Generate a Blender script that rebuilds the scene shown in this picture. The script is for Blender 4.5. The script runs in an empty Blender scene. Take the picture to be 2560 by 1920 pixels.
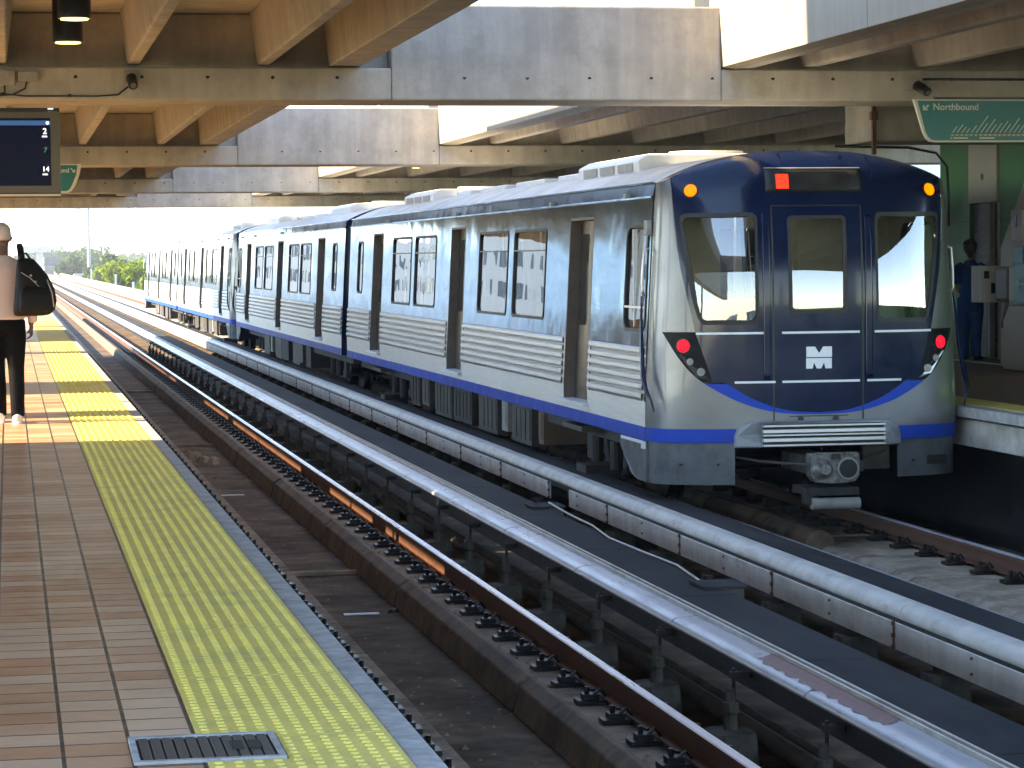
import bpy, math, random
from math import sin, cos, pi, radians, sqrt, atan, degrees
from mathutils import Vector, Matrix
random.seed(7)
R = random.Random(11)
scene = bpy.context.scene
C = scene.collection

# ------------------------------------------------------------------ helpers
class MB:
    def __init__(s): s.v=[]; s.f=[]; s.m=[]
    def add(s, vs, fs, mi=0):
        o=len(s.v); s.v+= [tuple(p) for p in vs]
        for f in fs: s.f.append([o+i for i in f]); s.m.append(mi)
        return s
    def box(s,x0,x1,y0,y1,z0,z1,mi=0):
        vs=[(x0,y0,z0),(x1,y0,z0),(x1,y1,z0),(x0,y1,z0),(x0,y0,z1),(x1,y0,z1),(x1,y1,z1),(x0,y1,z1)]
        return s.add(vs,[(0,3,2,1),(4,5,6,7),(0,1,5,4),(1,2,6,5),(2,3,7,6),(3,0,4,7)],mi)
    def prism(s,prof,axis,t0,t1,mi=0,n=1):
        # closed profile (a,b) extruded along axis: 'y' -> (x,z); 'x' -> (y,z); 'z' -> (x,y)
        k=len(prof); vs=[]
        for j in range(n+1):
            t=t0+(t1-t0)*j/n
            for a,b in prof:
                vs.append((a,t,b) if axis=='y' else (t,a,b) if axis=='x' else (a,b,t))
        fs=[]
        for j in range(n):
            for i in range(k):
                i2=(i+1)%k; fs.append((j*k+i,j*k+i2,(j+1)*k+i2,(j+1)*k+i))
        fs.append(tuple(range(k))[::-1]); fs.append(tuple(n*k+i for i in range(k)))
        return s.add(vs,fs,mi)
    def sheet(s,prof,axis,t0,t1,mi=0,n=1):
        k=len(prof); vs=[]
        for j in range(n+1):
            t=t0+(t1-t0)*j/n
            for a,b in prof:
                vs.append((a,t,b) if axis=='y' else (t,a,b) if axis=='x' else (a,b,t))
        fs=[(j*k+i,j*k+i+1,(j+1)*k+i+1,(j+1)*k+i) for j in range(n) for i in range(k-1)]
        return s.add(vs,fs,mi)
    def cyl(s,p0,p1,r0,r1=None,n=16,mi=0,cap=True):
        if r1 is None: r1=r0
        p0=Vector(p0); p1=Vector(p1); d=(p1-p0).normalized()
        a=Vector((0,0,1)) if abs(d.z)<.9 else Vector((1,0,0))
        u=d.cross(a).normalized(); w=d.cross(u)
        vs=[]
        for p,r in ((p0,r0),(p1,r1)):
            for i in range(n):
                t=2*pi*i/n; vs.append(p+u*(r*cos(t))+w*(r*sin(t)))
        fs=[(i,(i+1)%n,n+(i+1)%n,n+i) for i in range(n)]
        if cap: fs+= [tuple(range(n))[::-1], tuple(range(n,2*n))]
        return s.add(vs,fs,mi)
    def tube(s,path,rad,n=8,mi=0):
        pts=[Vector(p) for p in path]; rr=rad if isinstance(rad,(list,tuple)) else [rad]*len(pts)
        vs=[]; up=None
        for i,p in enumerate(pts):
            d=(pts[min(i+1,len(pts)-1)]-pts[max(i-1,0)]).normalized()
            if up is None:
                a=Vector((0,0,1)) if abs(d.z)<.9 else Vector((1,0,0)); up=d.cross(a).normalized()
            up=(up-d*up.dot(d)).normalized(); w=d.cross(up)
            r=rr[i]; ra,rb=(r if isinstance(r,tuple) else (r,r))
            for k in range(n):
                t=2*pi*k/n; vs.append(p+up*(ra*cos(t))+w*(rb*sin(t)))
        L=len(pts); fs=[]
        for j in range(L-1):
            for k in range(n): fs.append((j*n+k,j*n+(k+1)%n,(j+1)*n+(k+1)%n,(j+1)*n+k))
        fs+= [tuple(range(n))[::-1], tuple((L-1)*n+k for k in range(n))]
        return s.add(vs,fs,mi)
    def rings(s,rs,n=20,mi=0,sq=2.0):
        # horizontal-ish rings: (cx,cy,cz,ax,ay[,tiltx]) superellipse sections stacked in z
        vs=[]
        for r in rs:
            cx,cy,cz,ax,ay=r[:5]
            for k in range(n):
                t=2*pi*k/n; c_,s_=cos(t),sin(t)
                vs.append((cx+ax*math.copysign(abs(c_)**(2/sq),c_),cy+ay*math.copysign(abs(s_)**(2/sq),s_),cz))
        L=len(rs); fs=[]
        for j in range(L-1):
            for k in range(n): fs.append((j*n+k,j*n+(k+1)%n,(j+1)*n+(k+1)%n,(j+1)*n+k))
        fs+= [tuple(range(n))[::-1], tuple((L-1)*n+k for k in range(n))]
        return s.add(vs,fs,mi)
    def band(s,mapf,u0,u1,lo,hi,nu,nv,mi=0,off=0.0,flip=False):
        """grid over u in [u0,u1], v in [lo(u),hi(u)], mapped by mapf(u,v,off)"""
        us = u0 if isinstance(u0,list) else [u0+(u1-u0)*i/nu for i in range(nu+1)]
        nu=len(us)-1; vs=[]
        L=lo if callable(lo) else (lambda u:lo); H=hi if callable(hi) else (lambda u:hi)
        for u in us:
            a,b=L(u),H(u)
            for j in range(nv+1): vs.append(mapf(u,a+(b-a)*j/nv,off))
        fs=[]
        for i in range(nu):
            for j in range(nv):
                q=(i*(nv+1)+j,(i+1)*(nv+1)+j,(i+1)*(nv+1)+j+1,i*(nv+1)+j+1)
                fs.append(q[::-1] if flip else q)
        return s.add(vs,fs,mi)
    def mirror_x(s):
        o=len(s.v); n=len(s.f)
        s.v += [(-x,y,z) for x,y,z in s.v[:o]]
        for i in range(n): s.f.append([o+k for k in s.f[i]][::-1]); s.m.append(s.m[i])
        return s
    def build(s,name,mats,parent=None,smooth=False,bevel=0,solid=0,world=True,auto=None):
        me=bpy.data.meshes.new(name); me.from_pydata(s.v,[],s.f)
        if not isinstance(mats,(list,tuple)): mats=[mats]
        for m in mats: me.materials.append(m)
        me.polygons.foreach_set('material_index',s.m)
        if smooth: me.polygons.foreach_set('use_smooth',[True]*len(s.f))
        me.validate(); me.update()
        o=bpy.data.objects.new(name,me); C.objects.link(o)
        if parent:
            o.parent=parent
            if world and parent.type=='EMPTY': o.location=-parent.location
        if solid:
            md=o.modifiers.new('thick','SOLIDIFY'); md.thickness=abs(solid); md.offset=-1 if solid>0 else 1
        if bevel:
            md=o.modifiers.new('bev','BEVEL'); md.width=bevel; md.segments=2; md.limit_method='ANGLE'; md.angle_limit=radians(40)
        if auto:
            try: me.shade_auto = None
            except Exception: pass
            me.polygons.foreach_set('use_smooth',[True]*len(s.f))
            me.set_sharp_from_angle(angle=radians(auto))
        return o

def tag(o,label=None,cat=None,group=None,kind=None):
    if label: o['label']=label
    if cat: o['category']=cat
    if group: o['group']=group
    if kind: o['kind']=kind
    return o
def thing(name,label,cat,loc=(0,0,0),group=None):
    o=bpy.data.objects.new(name,None); C.objects.link(o); o.location=loc; o.empty_display_size=.3
    return tag(o,label,cat,group)
def copy_tree(o,parent=None,skip=()):
    c=o.copy(); C.objects.link(c); c.parent=parent
    for ch in list(o.children):
        if ch.name.split('.')[0] in skip: continue
        copy_tree(ch,c,skip)
    return c

# ------------------------------------------------------------------ materials
def new_mat(name):
    m=bpy.data.materials.new(name); m.use_nodes=True; nt=m.node_tree
    b=nt.nodes['Principled BSDF']; return m,nt,b
def N(nt,t,**k):
    n=nt.nodes.new(t)
    for a,v in k.items():
        if a in n.inputs: n.inputs[a].default_value=v
        else: setattr(n,a,v)
    return n
def ramp(nt,stops):
    n=nt.nodes.new('ShaderNodeValToRGB'); e=n.color_ramp.elements
    while len(e)<len(stops): e.new(.5)
    for i,(p,c) in enumerate(stops): e[i].position=p; e[i].color=(*c,1) if len(c)==3 else c
    return n
def mat(name,col,rough=.6,metal=0,var=.25,scale=6,bump=.0,bscale=60,streak=0,spec=.5,stretch=(1,1,1),dirt=None,dscale=1.5,coat=0,dth=(.45,.7)):
    """procedural surface: base colour broken up by noise, optional vertical streaks, dirt patches, bump"""
    m,nt,b=new_mat(name); L=nt.links.new
    tc=N(nt,'ShaderNodeTexCoord'); mp=N(nt,'ShaderNodeMapping'); L(tc.outputs['Object'],mp.inputs['Vector']); mp.inputs['Scale'].default_value=stretch
    n1=N(nt,'ShaderNodeTexNoise',Scale=scale,Detail=8.0,Roughness=.65); L(mp.outputs[0],n1.inputs['Vector'])
    r=ramp(nt,[(.3,tuple(c*(1-var) for c in col)),(.7,tuple(min(1,c*(1+var)) for c in col))]); L(n1.outputs['Fac'],r.inputs['Fac'])
    out=r.outputs['Color']
    if streak:
        mp2=N(nt,'ShaderNodeMapping'); mp2.inputs['Scale'].default_value=(5,5,.5); L(tc.outputs['Object'],mp2.inputs['Vector'])
        n2=N(nt,'ShaderNodeTexNoise',Scale=1.0,Detail=5.0,Roughness=.6); L(mp2.outputs[0],n2.inputs['Vector'])
        r2=ramp(nt,[(.42,(1-streak,)*3),(.62,(1,1,1))]); L(n2.outputs['Fac'],r2.inputs['Fac'])
        mx=N(nt,'ShaderNodeMix',data_type='RGBA',blend_type='MULTIPLY'); mx.inputs[0].default_value=1
        L(out,mx.inputs[6]); L(r2.outputs['Color'],mx.inputs[7]); out=mx.outputs[2]
    if dirt:
        n3=N(nt,'ShaderNodeTexNoise',Scale=dscale,Detail=9.0,Roughness=.7); L(mp.outputs[0],n3.inputs['Vector'])
        r3=ramp(nt,[(dth[0],(0,0,0)),(dth[1],(1,1,1))]); L(n3.outputs['Fac'],r3.inputs['Fac'])
        mx=N(nt,'ShaderNodeMix',data_type='RGBA'); L(r3.outputs['Color'],mx.inputs[0]); L(out,mx.inputs[6]); mx.inputs[7].default_value=(*dirt,1); out=mx.outputs[2]
    L(out,b.inputs['Base Color'])
    b.inputs['Roughness'].default_value=rough; b.inputs['Metallic'].default_value=metal
    b.inputs['Specular IOR Level'].default_value=spec; b.inputs['Coat Weight'].default_value=coat; b.inputs['Coat Roughness'].default_value=.05
    rr=N(nt,'ShaderNodeMapRange'); L(n1.outputs['Fac'],rr.inputs[0]); rr.inputs[1].default_value=.3; rr.inputs[2].default_value=.7
    rr.inputs[3].default_value=max(0,rough-.08); rr.inputs[4].default_value=min(1,rough+.08); L(rr.outputs[0],b.inputs['Roughness'])
    if bump:
        n4=N(nt,'ShaderNodeTexNoise',Scale=float(bscale),Detail=6.0); L(mp.outputs[0],n4.inputs['Vector'])
        bp=N(nt,'ShaderNodeBump',Strength=bump,Distance=.01); L(n4.outputs['Fac'],bp.inputs['Height']); L(bp.outputs[0],b.inputs['Normal'])
    return m
def emit(name,col,st,base=(.02,.02,.02)):
    m,nt,b=new_mat(name); b.inputs['Base Color'].default_value=(*base,1); b.inputs['Emission Color'].default_value=(*col,1); b.inputs['Emission Strength'].default_value=st
    b.inputs['Roughness'].default_value=.5; b.inputs['Specular IOR Level'].default_value=.15
    return m
def glass(name,tint=(.75,.8,.78),refl=.06,rough=.0):
    m=bpy.data.materials.new(name); m.use_nodes=True; nt=m.node_tree; nt.nodes.clear(); L=nt.links.new
    o=N(nt,'ShaderNodeOutputMaterial'); t=N(nt,'ShaderNodeBsdfTransparent'); t.inputs[0].default_value=(*tint,1)
    g=N(nt,'ShaderNodeBsdfGlossy'); g.inputs['Roughness'].default_value=rough; g.inputs[0].default_value=(.95,.97,1,1)
    fr=N(nt,'ShaderNodeFresnel'); fr.inputs[0].default_value=1.65
    mt=N(nt,'ShaderNodeMath',operation='ADD'); mt.inputs[1].default_value=refl; mt.use_clamp=True
    geo=N(nt,'ShaderNodeTexCoord'); nz=N(nt,'ShaderNodeTexNoise',Scale=.9,Detail=1.0); L(geo.outputs['Object'],nz.inputs['Vector'])
    bp=N(nt,'ShaderNodeBump',Strength=.12,Distance=.05); L(nz.outputs['Fac'],bp.inputs['Height']); L(bp.outputs[0],g.inputs['Normal'])
    L(fr.outputs[0],mt.inputs[0]); mx=N(nt,'ShaderNodeMixShader'); L(mt.outputs[0],mx.inputs[0]); L(t.outputs[0],mx.inputs[1]); L(g.outputs[0],mx.inputs[2]); L(mx.outputs[0],o.inputs[0])
    return m
M={}
M['conc']=mat('concrete',(.45,.42,.375),.85,var=.16,scale=2.2,bump=.35,bscale=25,streak=.16,dirt=(.27,.24,.20),dscale=1.6,dth=(.5,.8))
M['conc_light']=mat('pale_concrete',(.52,.50,.45),.8,var=.2,scale=3,bump=.3,bscale=40,dirt=(.28,.26,.22),dscale=1.8)
M['panel']=mat('precast_panel',(.34,.29,.21),.7,var=.08,scale=2,streak=.12,bump=.1,bscale=30)
M['hole']=mat('tie_hole',(.03,.028,.025),.9)
M['coping']=mat('coping_concrete',(.40,.41,.41),.7,var=.3,scale=14,bump=.3,bscale=80,dirt=(.22,.22,.22),dscale=5)
M['bed']=mat('trackbed_concrete',(.17,.12,.08),.9,var=.5,scale=4,bump=.6,bscale=30,dirt=(.045,.033,.026),dscale=1.1,dth=(.42,.66),spec=.12)
M['plinth']=mat('plinth_concrete',(.32,.24,.165),.85,var=.3,scale=4,bump=.4,bscale=30,dirt=(.11,.075,.05),dscale=2.2,spec=.2)
M['plinth_pale']=mat('pale_plinth',(.46,.37,.27),.85,var=.35,scale=5,bump=.9,bscale=9,dirt=(.20,.14,.09),dscale=3)
M['pedestal']=mat('grimy_pedestal',(.10,.088,.07),.85,var=.4,scale=7,bump=.4,bscale=30,spec=.2,dirt=(.035,.03,.026),dscale=5)
M['curb']=mat('stained_kerb',(.17,.125,.085),.8,var=.4,scale=5,bump=.4,bscale=30,dirt=(.05,.038,.03),dscale=2)
M['dark_void']=mat('shade_dark_concrete',(.04,.037,.033),.9,var=.4,scale=2)  # near-black for undercut and gaps; shade put into the colour
M['rust']=mat('rusty_steel',(.13,.055,.03),.6,metal=.3,var=.35,scale=12,bump=.2,bscale=80)
M['railtop']=mat('polished_rail',(.80,.82,.85),.30,metal=.55,var=.08,scale=20,stretch=(1,.05,1))
M['blackiron']=mat('black_fastener',(.025,.022,.02),.45,metal=.6,var=.3,scale=20)
M['cover_w']=mat('white_fibreglass',(.74,.71,.64),.5,var=.12,scale=6,dirt=(.36,.31,.24),dscale=4.5,dth=(.52,.75),spec=.3,streak=.15,stretch=(1,.3,1))
M['cover_cap']=mat('pale_cap',(.55,.57,.61),.32,metal=.0,var=.08,scale=5,dirt=(.30,.29,.30),dscale=5,dth=(.53,.72),stretch=(1,.3,1))
M['cover_worn']=mat('worn_red_primer',(.27,.135,.115),.55,var=.3,scale=12)
M['board']=mat('dark_coverboard',(.026,.028,.031),.8,var=.25,scale=4,bump=.1,bscale=50,stretch=(1,.3,1),dirt=(.06,.06,.06),dscale=2,spec=.15)
M['yellow']=mat('tactile_yellow',(.80,.65,.15),.55,var=.12,scale=5,dirt=(.42,.39,.16),dscale=2.6,dth=(.5,.85))
M['grate']=mat('grate_metal',(.10,.10,.095),.5,metal=.5,var=.3,scale=25)
M['grate_hole']=mat('grate_black',(.012,.012,.012),.6)
def steel(name,col,rough,wav,wsc,brushed=True,aniso=0.):
    m,nt,b=new_mat(name); L=nt.links.new
    tc=N(nt,'ShaderNodeTexCoord')
    n1=N(nt,'ShaderNodeTexNoise',Scale=wsc,Detail=2.0); L(tc.outputs['Object'],n1.inputs['Vector'])
    bp=N(nt,'ShaderNodeBump',Strength=wav,Distance=.02); L(n1.outputs['Fac'],bp.inputs['Height']); L(bp.outputs[0],b.inputs['Normal'])
    mp=N(nt,'ShaderNodeMapping'); mp.inputs['Scale'].default_value=(3,.6,9); L(tc.outputs['Object'],mp.inputs['Vector'])
    n2=N(nt,'ShaderNodeTexNoise',Scale=4.0,Detail=6.0); L(mp.outputs[0],n2.inputs['Vector'])
    r=ramp(nt,[(.3,tuple(c*.86 for c in col)),(.7,col)]); L(n2.outputs['Fac'],r.inputs['Fac']); L(r.outputs[0],b.inputs['Base Color'])
    rr=N(nt,'ShaderNodeMapRange'); L(n2.outputs['Fac'],rr.inputs[0]); rr.inputs[3].default_value=rough*.7; rr.inputs[4].default_value=rough*1.5; L(rr.outputs[0],b.inputs['Roughness'])
    b.inputs['Metallic'].default_value=1
    return m
M['mirror']=steel('stainless_sky_tint',(.13,.36,.62),.10,.7,1.1)  # blue sky reflection put into the steel's base colour
M['brushed']=steel('stainless_brushed',(.78,.76,.73),.45,.1,3)
M['silver']=mat('silver_paint',(.19,.19,.195),.36,metal=.55,var=.08,scale=3,coat=.3,dirt=(.17,.155,.14),dscale=2.5,dth=(.5,.8))
M['navy']=mat('navy_gloss_paint',(.004,.011,.04),.15,var=.15,scale=2,coat=.2,spec=.25)
M['blue']=mat('blue_stripe_paint',(.001,.055,.42),.4,var=.08,scale=3,coat=.05,spec=.2)
M['whitebar']=mat('white_bar',(.78,.80,.82),.35,var=.04)
M['blackrub']=mat('black_rubber',(.012,.012,.013),.5,var=.2)
M['skirt']=mat('grey_skirt_paint',(.11,.125,.135),.45,var=.12,scale=3,dirt=(.055,.055,.05),dscale=3)
M['under']=mat('underfloor_grime',(.035,.03,.026),.7,var=.5,scale=6)
M['underbox']=mat('equipment_box',(.07,.062,.05),.6,var=.4,scale=5,dirt=(.03,.027,.022),dscale=4)
M['roofp']=mat('grey_roof',(.52,.52,.50),.5,var=.1,scale=3,dirt=(.3,.29,.27),dscale=2)
M['acwhite']=mat('rooftop_unit',(.72,.72,.70),.45,var=.06)
M['inwall']=mat('interior_wall',(.34,.33,.28),.5,var=.05)
M['seat']=mat('seat_moulding',(.10,.15,.24),.45,var=.1)
M['doorleaf']=steel('door_leaf_steel',(.32,.26,.21),.3,.08,3)
M['jamb']=mat('door_jamb',(.10,.075,.06),.5,var=.3)
M['glassdark']=glass('tinted_window_glass',(.40,.43,.42),.07)
M['glassfront']=glass('windscreen_glass',(.72,.78,.76),.10)
M['amber']=emit('amber_marker',(1,.13,.0),.36); M['red']=emit('red_tail_lamp',(1,.004,.02),.28)
M['redled']=emit('red_led_block',(1,.03,.01),.26); M['lampwarm']=emit('warm_downlight',(1,.72,.22),.5)
M['tube']=emit('saloon_light',(1,.96,.85),.35)
M['lens']=mat('clear_lens',(.30,.30,.28),.15,metal=.5,var=.3,scale=20)
M['green']=mat('green_wall_paint',(.06,.26,.075),.55,var=.1,scale=2,streak=.06)
M['beige']=mat('beige_panel',(.56,.53,.46),.55,var=.06,scale=2)
M['elev']=mat('brown_shutter',(.085,.068,.05),.5,metal=.4,var=.35,scale=7)
M['teal']=mat('teal_sign',(.003,.17,.18),.4,var=.06)
M['signtext']=mat('sign_lettering',(.60,.66,.60),.4,var=.03)
M['olive']=mat('sign_line_olive',(.15,.25,.07),.4); M['tan']=mat('sign_line_tan',(.33,.22,.12),.4)
M['signwhite']=mat('sign_border',(.62,.62,.55),.4,var=.05)
M['black']=mat('black_metal',(.012,.012,.012),.35,var=.2)
M['frame']=mat('display_case',(.10,.095,.08),.45,var=.1)
M['screen']=emit('screen_dark',(.003,.008,.03),.06,(.001,.001,.003)); M['screenbar']=emit('screen_bar',(.015,.05,.13),.25,(.005,.01,.03)); M['screentext']=emit('screen_text',(.85,.9,1),.2); M['screendim']=emit('screen_dim',(.02,.10,.06),.25)
M['camgrey']=mat('camera_housing',(.30,.29,.26),.5)
M['bldwhite']=mat('white_render',(.72,.72,.70),.7,var=.06,scale=.3,streak=.08)
M['bldwin']=mat('building_window',(.10,.14,.18),.15,var=.3,scale=1)
M['pole']=mat('pole_concrete',(.36,.35,.34),.8,var=.1); M['wire']=mat('power_wire',(.10,.10,.11),.6)
M['bark']=mat('tree_bark',(.12,.09,.06),.9,var=.3,scale=5)
M['paper']=mat('litter_white',(.75,.75,.72),.6)
def leafmat(name,c1,c2):
    m,nt,b=new_mat(name); L=nt.links.new
    tc=N(nt,'ShaderNodeTexCoord'); n=N(nt,'ShaderNodeTexNoise',Scale=1.3,Detail=5.0); L(tc.outputs['Object'],n.inputs['Vector'])
    r=ramp(nt,[(.35,c1),(.65,c2)]); L(n.outputs['Fac'],r.inputs['Fac']); L(r.outputs[0],b.inputs['Base Color'])
    b.inputs['Roughness'].default_value=.8; b.inputs['Specular IOR Level'].default_value=.1
    t=N(nt,'ShaderNodeBsdfTranslucent'); L(r.outputs[0],t.inputs[0]); mx=N(nt,'ShaderNodeMixShader'); mx.inputs[0].default_value=.35
    o=nt.nodes['Material Output']; L(b.outputs[0],mx.inputs[1]); L(t.outputs[0],mx.inputs[2]); L(mx.outputs[0],o.inputs[0])
    return m
M['leaf']=leafmat('fresh_leaf',(.10,.16,.01),(.24,.32,.02)); M['leafdark']=leafmat('dark_leaf',(.035,.07,.02),(.08,.13,.04))
def tilemat():
    m,nt,b=new_mat('quarry_tile'); L=nt.links.new
    tc=N(nt,'ShaderNodeTexCoord'); mp=N(nt,'ShaderNodeMapping'); mp.inputs['Location'].default_value=(-.142,0,0); L(tc.outputs['Object'],mp.inputs['Vector'])
    br=N(nt,'ShaderNodeTexBrick'); br.offset=0; br.squash=1
    for k,v in (('Scale',1.0),('Mortar Size',.0075),('Mortar Smooth',.1),('Bias',0.0),('Brick Width',.2127),('Row Height',.2127)): br.inputs[k].default_value=v
    br.inputs['Color1'].default_value=(.50,.24,.125,1); br.inputs['Color2'].default_value=(.68,.48,.33,1); br.inputs['Mortar'].default_value=(.035,.025,.022,1)
    L(mp.outputs[0],br.inputs['Vector'])
    n=N(nt,'ShaderNodeTexNoise',Scale=.9,Detail=6.0); L(tc.outputs['Object'],n.inputs['Vector'])
    r=ramp(nt,[(.35,(.70,.62,.56)),(.65,(1,1,1))]); L(n.outputs['Fac'],r.inputs['Fac'])
    mx=N(nt,'ShaderNodeMix',data_type='RGBA',blend_type='MULTIPLY'); mx.inputs[0].default_value=.8; L(br.outputs['Color'],mx.inputs[6]); L(r.outputs[0],mx.inputs[7]); L(mx.outputs[2],b.inputs['Base Color'])
    n2=N(nt,'ShaderNodeTexNoise',Scale=9.0,Detail=4.0); L(tc.outputs['Object'],n2.inputs['Vector'])
    rr=N(nt,'ShaderNodeMapRange'); L(n2.outputs['Fac'],rr.inputs[0]); rr.inputs[3].default_value=.22; rr.inputs[4].default_value=.52; L(rr.outputs[0],b.inputs['Roughness'])
    inv=N(nt,'ShaderNodeMath',operation='SUBTRACT'); inv.inputs[0].default_value=1; L(br.outputs['Fac'],inv.inputs[1])
    ad=N(nt,'ShaderNodeMath',operation='MULTIPLY_ADD'); L(n2.outputs['Fac'],ad.inputs[0]); ad.inputs[1].default_value=.15; L(inv.outputs[0],ad.inputs[2])
    bp=N(nt,'ShaderNodeBump',Strength=.5,Distance=.004); L(ad.outputs[0],bp.inputs['Height']); L(bp.outputs[0],b.inputs['Normal'])
    return m
M['tile']=tilemat()
M['tile_r']=mat('brown_paving',(.17,.105,.065),.45,var=.2,scale=4)
M['ground']=mat('ground_far',(.10,.12,.05),.95,var=.4,scale=.05,dirt=(.20,.18,.15),dscale=.02)

# ------------------------------------------------------------------ camera
f=6588.; P=1.55; roll=.0098; VP=(20,655)
yaw,pitch=radians(10.789650),radians(-2.757712)
fw=Vector((sin(yaw)*cos(pitch),cos(yaw)*cos(pitch),sin(pitch))); r_=Vector((cos(yaw),-sin(yaw),0)); u_=r_.cross(fw)
r2=r_*cos(roll)-u_*sin(roll); u2=u_*cos(roll)+r_*sin(roll)
cd=bpy.data.cameras.new('camera'); cam=bpy.data.objects.new('camera',cd); C.objects.link(cam)
cam.matrix_world=Matrix.Translation((0,0,P)) @ Matrix((r2,u2,-fw)).transposed().to_4x4()
cd.sensor_width=36; cd.lens=f/2560*36; cd.clip_end=6000; cd.clip_start=.1
scene.camera=cam

# ------------------------------------------------------------------ light
EL=math.atan(.505); AZ=(-1,.06)
w=bpy.data.worlds.new('World'); scene.world=w; w.use_nodes=True; nt=w.node_tree
sk=nt.nodes.new('ShaderNodeTexSky'); sk.sky_type='NISHITA'; sk.sun_disc=False; sk.sun_elevation=EL; sk.sun_rotation=math.atan2(AZ[0],AZ[1]); sk.air_density=.65; sk.dust_density=.0; sk.ozone_density=2.2
bg=nt.nodes['Background']; nt.links.new(sk.outputs[0],bg.inputs[0]); bg.inputs[1].default_value=.11
sd=bpy.data.lights.new('sun','SUN'); sd.energy=2.4; sd.angle=radians(.5); sd.color=(1,.87,.68)
so=bpy.data.objects.new('sun',sd); C.objects.link(so)
dirv=Vector((AZ[0],AZ[1],0)).normalized()*cos(EL)+Vector((0,0,sin(EL)))
so.rotation_euler=dirv.to_track_quat('Z','Y').to_euler()
vs=scene.view_settings; vs.view_transform='Standard'; vs.look='None'; vs.gamma=1; vs.exposure=3.4
vs.use_white_balance=True; vs.white_balance_temperature=8000; vs.white_balance_tint=10
scene.cycles.max_bounces=10; scene.cycles.diffuse_bounces=5; scene.cycles.glossy_bounces=5; scene.cycles.transparent_max_bounces=12
scene.cycles.sample_clamp_indirect=6
scene.cycles.caustics_reflective=False; scene.cycles.caustics_refractive=False

ZR=-1.08   # rail top
ZB=-1.45   # track bed
YE=84.0    # station end
# ------------------------------------------------------------------ ground, guideway, platforms
tag(MB().add([(-1100,-300,-9),(1100,-300,-9),(1100,1700,-9),(-1100,1700,-9)],[(0,1,2,3)]).build('ground',M['ground']),kind='structure')
mb=MB(); mb.box(.75,9.9,-120,900,-2.4,ZB)
tag(mb.build('trackbed',M['bed']),kind='structure')
# left platform
px=1.29
plat=tag(MB().box(-6.2,px-.10,-110,YE,-.30,-.004).box(-6.2,.72,-110,YE,-2.4,-.302).build('platform',[M['conc_light']]),kind='structure')
fl=MB(); fl.box(-6.2,.572,-110,YE,-.0035,0.0); fl.build('tiled_floor',M['tile'],plat,world=False)
cop=MB()
y=-12.0
while y<YE:
    L=1.52; cop.box(1.192,px,y,min(YE,y+L-.006),-.28,.002); y+=L
cop.build('edge_coping',M['coping'],plat,bevel=.008)
tp=MB(); y=8.487-1.27*6
while y<YE:
    y0=y+.003; y1=min(y+1.267,YE)
    if y0<8.12<y1 or y0<8.5<y1:
        a,b=8.09,8.56
        for (s0,s1,xa) in ((y0,min(y1,a),.576),(max(y0,a),min(y1,b),.83),(max(y0,b),y1,.576)):
            if s1>s0: tp.box(xa,1.19,s0,s1,.0005,.005)
    else: tp.box(.576,1.19,y0,y1,.0005,.005)
    n=int((y1-y0)/.0622)
    if y<46:
        for j in range(n):
            cy=y0+.032+j*.0622
            for i in range(10):
                cx=.607+i*.0613
                if 8.07<cy<8.58 and cx<.85: continue
                k=8; vs_=[]
                for rr_,zz in ((.0165,.005),(.0105,.0105)):
                    for q in range(k): vs_.append((cx+rr_*cos(2*pi*q/k),cy+rr_*sin(2*pi*q/k),zz))
                tp.add(vs_,[(q,(q+1)%k,k+(q+1)%k,k+q) for q in range(k)]+[tuple(range(k,2*k))])
    y+=1.27
tp.build('tactile_paving',M['yellow'],plat,world=False)
# right platform
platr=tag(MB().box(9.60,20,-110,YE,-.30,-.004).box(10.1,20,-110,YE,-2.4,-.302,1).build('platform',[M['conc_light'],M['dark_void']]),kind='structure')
MB().box(10.02,20,-110,YE,-.0035,0).build('tiled_floor',M['tile_r'],platr,world=False)
MB().box(9.40,9.595,-110,YE,-.10,.002).build('edge_coping',M['coping'],platr,world=False)
MB().box(9.47,9.595,-110,YE,-.40,-.13).build('platform_fascia',M['conc_light'],platr,world=False,bevel=.01)
MB().box(9.60,10.015,-110,YE,-.003,.006).build('tactile_paving',M['yellow'],platr,world=False)
# guideway parapets past the station
g=thing('guideway_parapet','low concrete parapet running along the right side of the far tracks','parapet',(9.9,YE+.5,-1))
mb=MB()
y=YE+.5
while y<640: mb.box(9.9,10.12,y,y+5.97,-1.6,-.72); y+=6
mb.build('parapet_wall',M['plinth_pale'],g,bevel=.01)
g=thing('guideway_parapet','low concrete parapet along the left side of the far tracks','parapet',(.5,YE+.5,-1))
mb=MB(); y=YE+.5
while y<640: mb.box(.45,.66,y,y+5.97,-1.6,-.9); y+=6
mb.build('parapet_wall',M['conc_light'],g)

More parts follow.
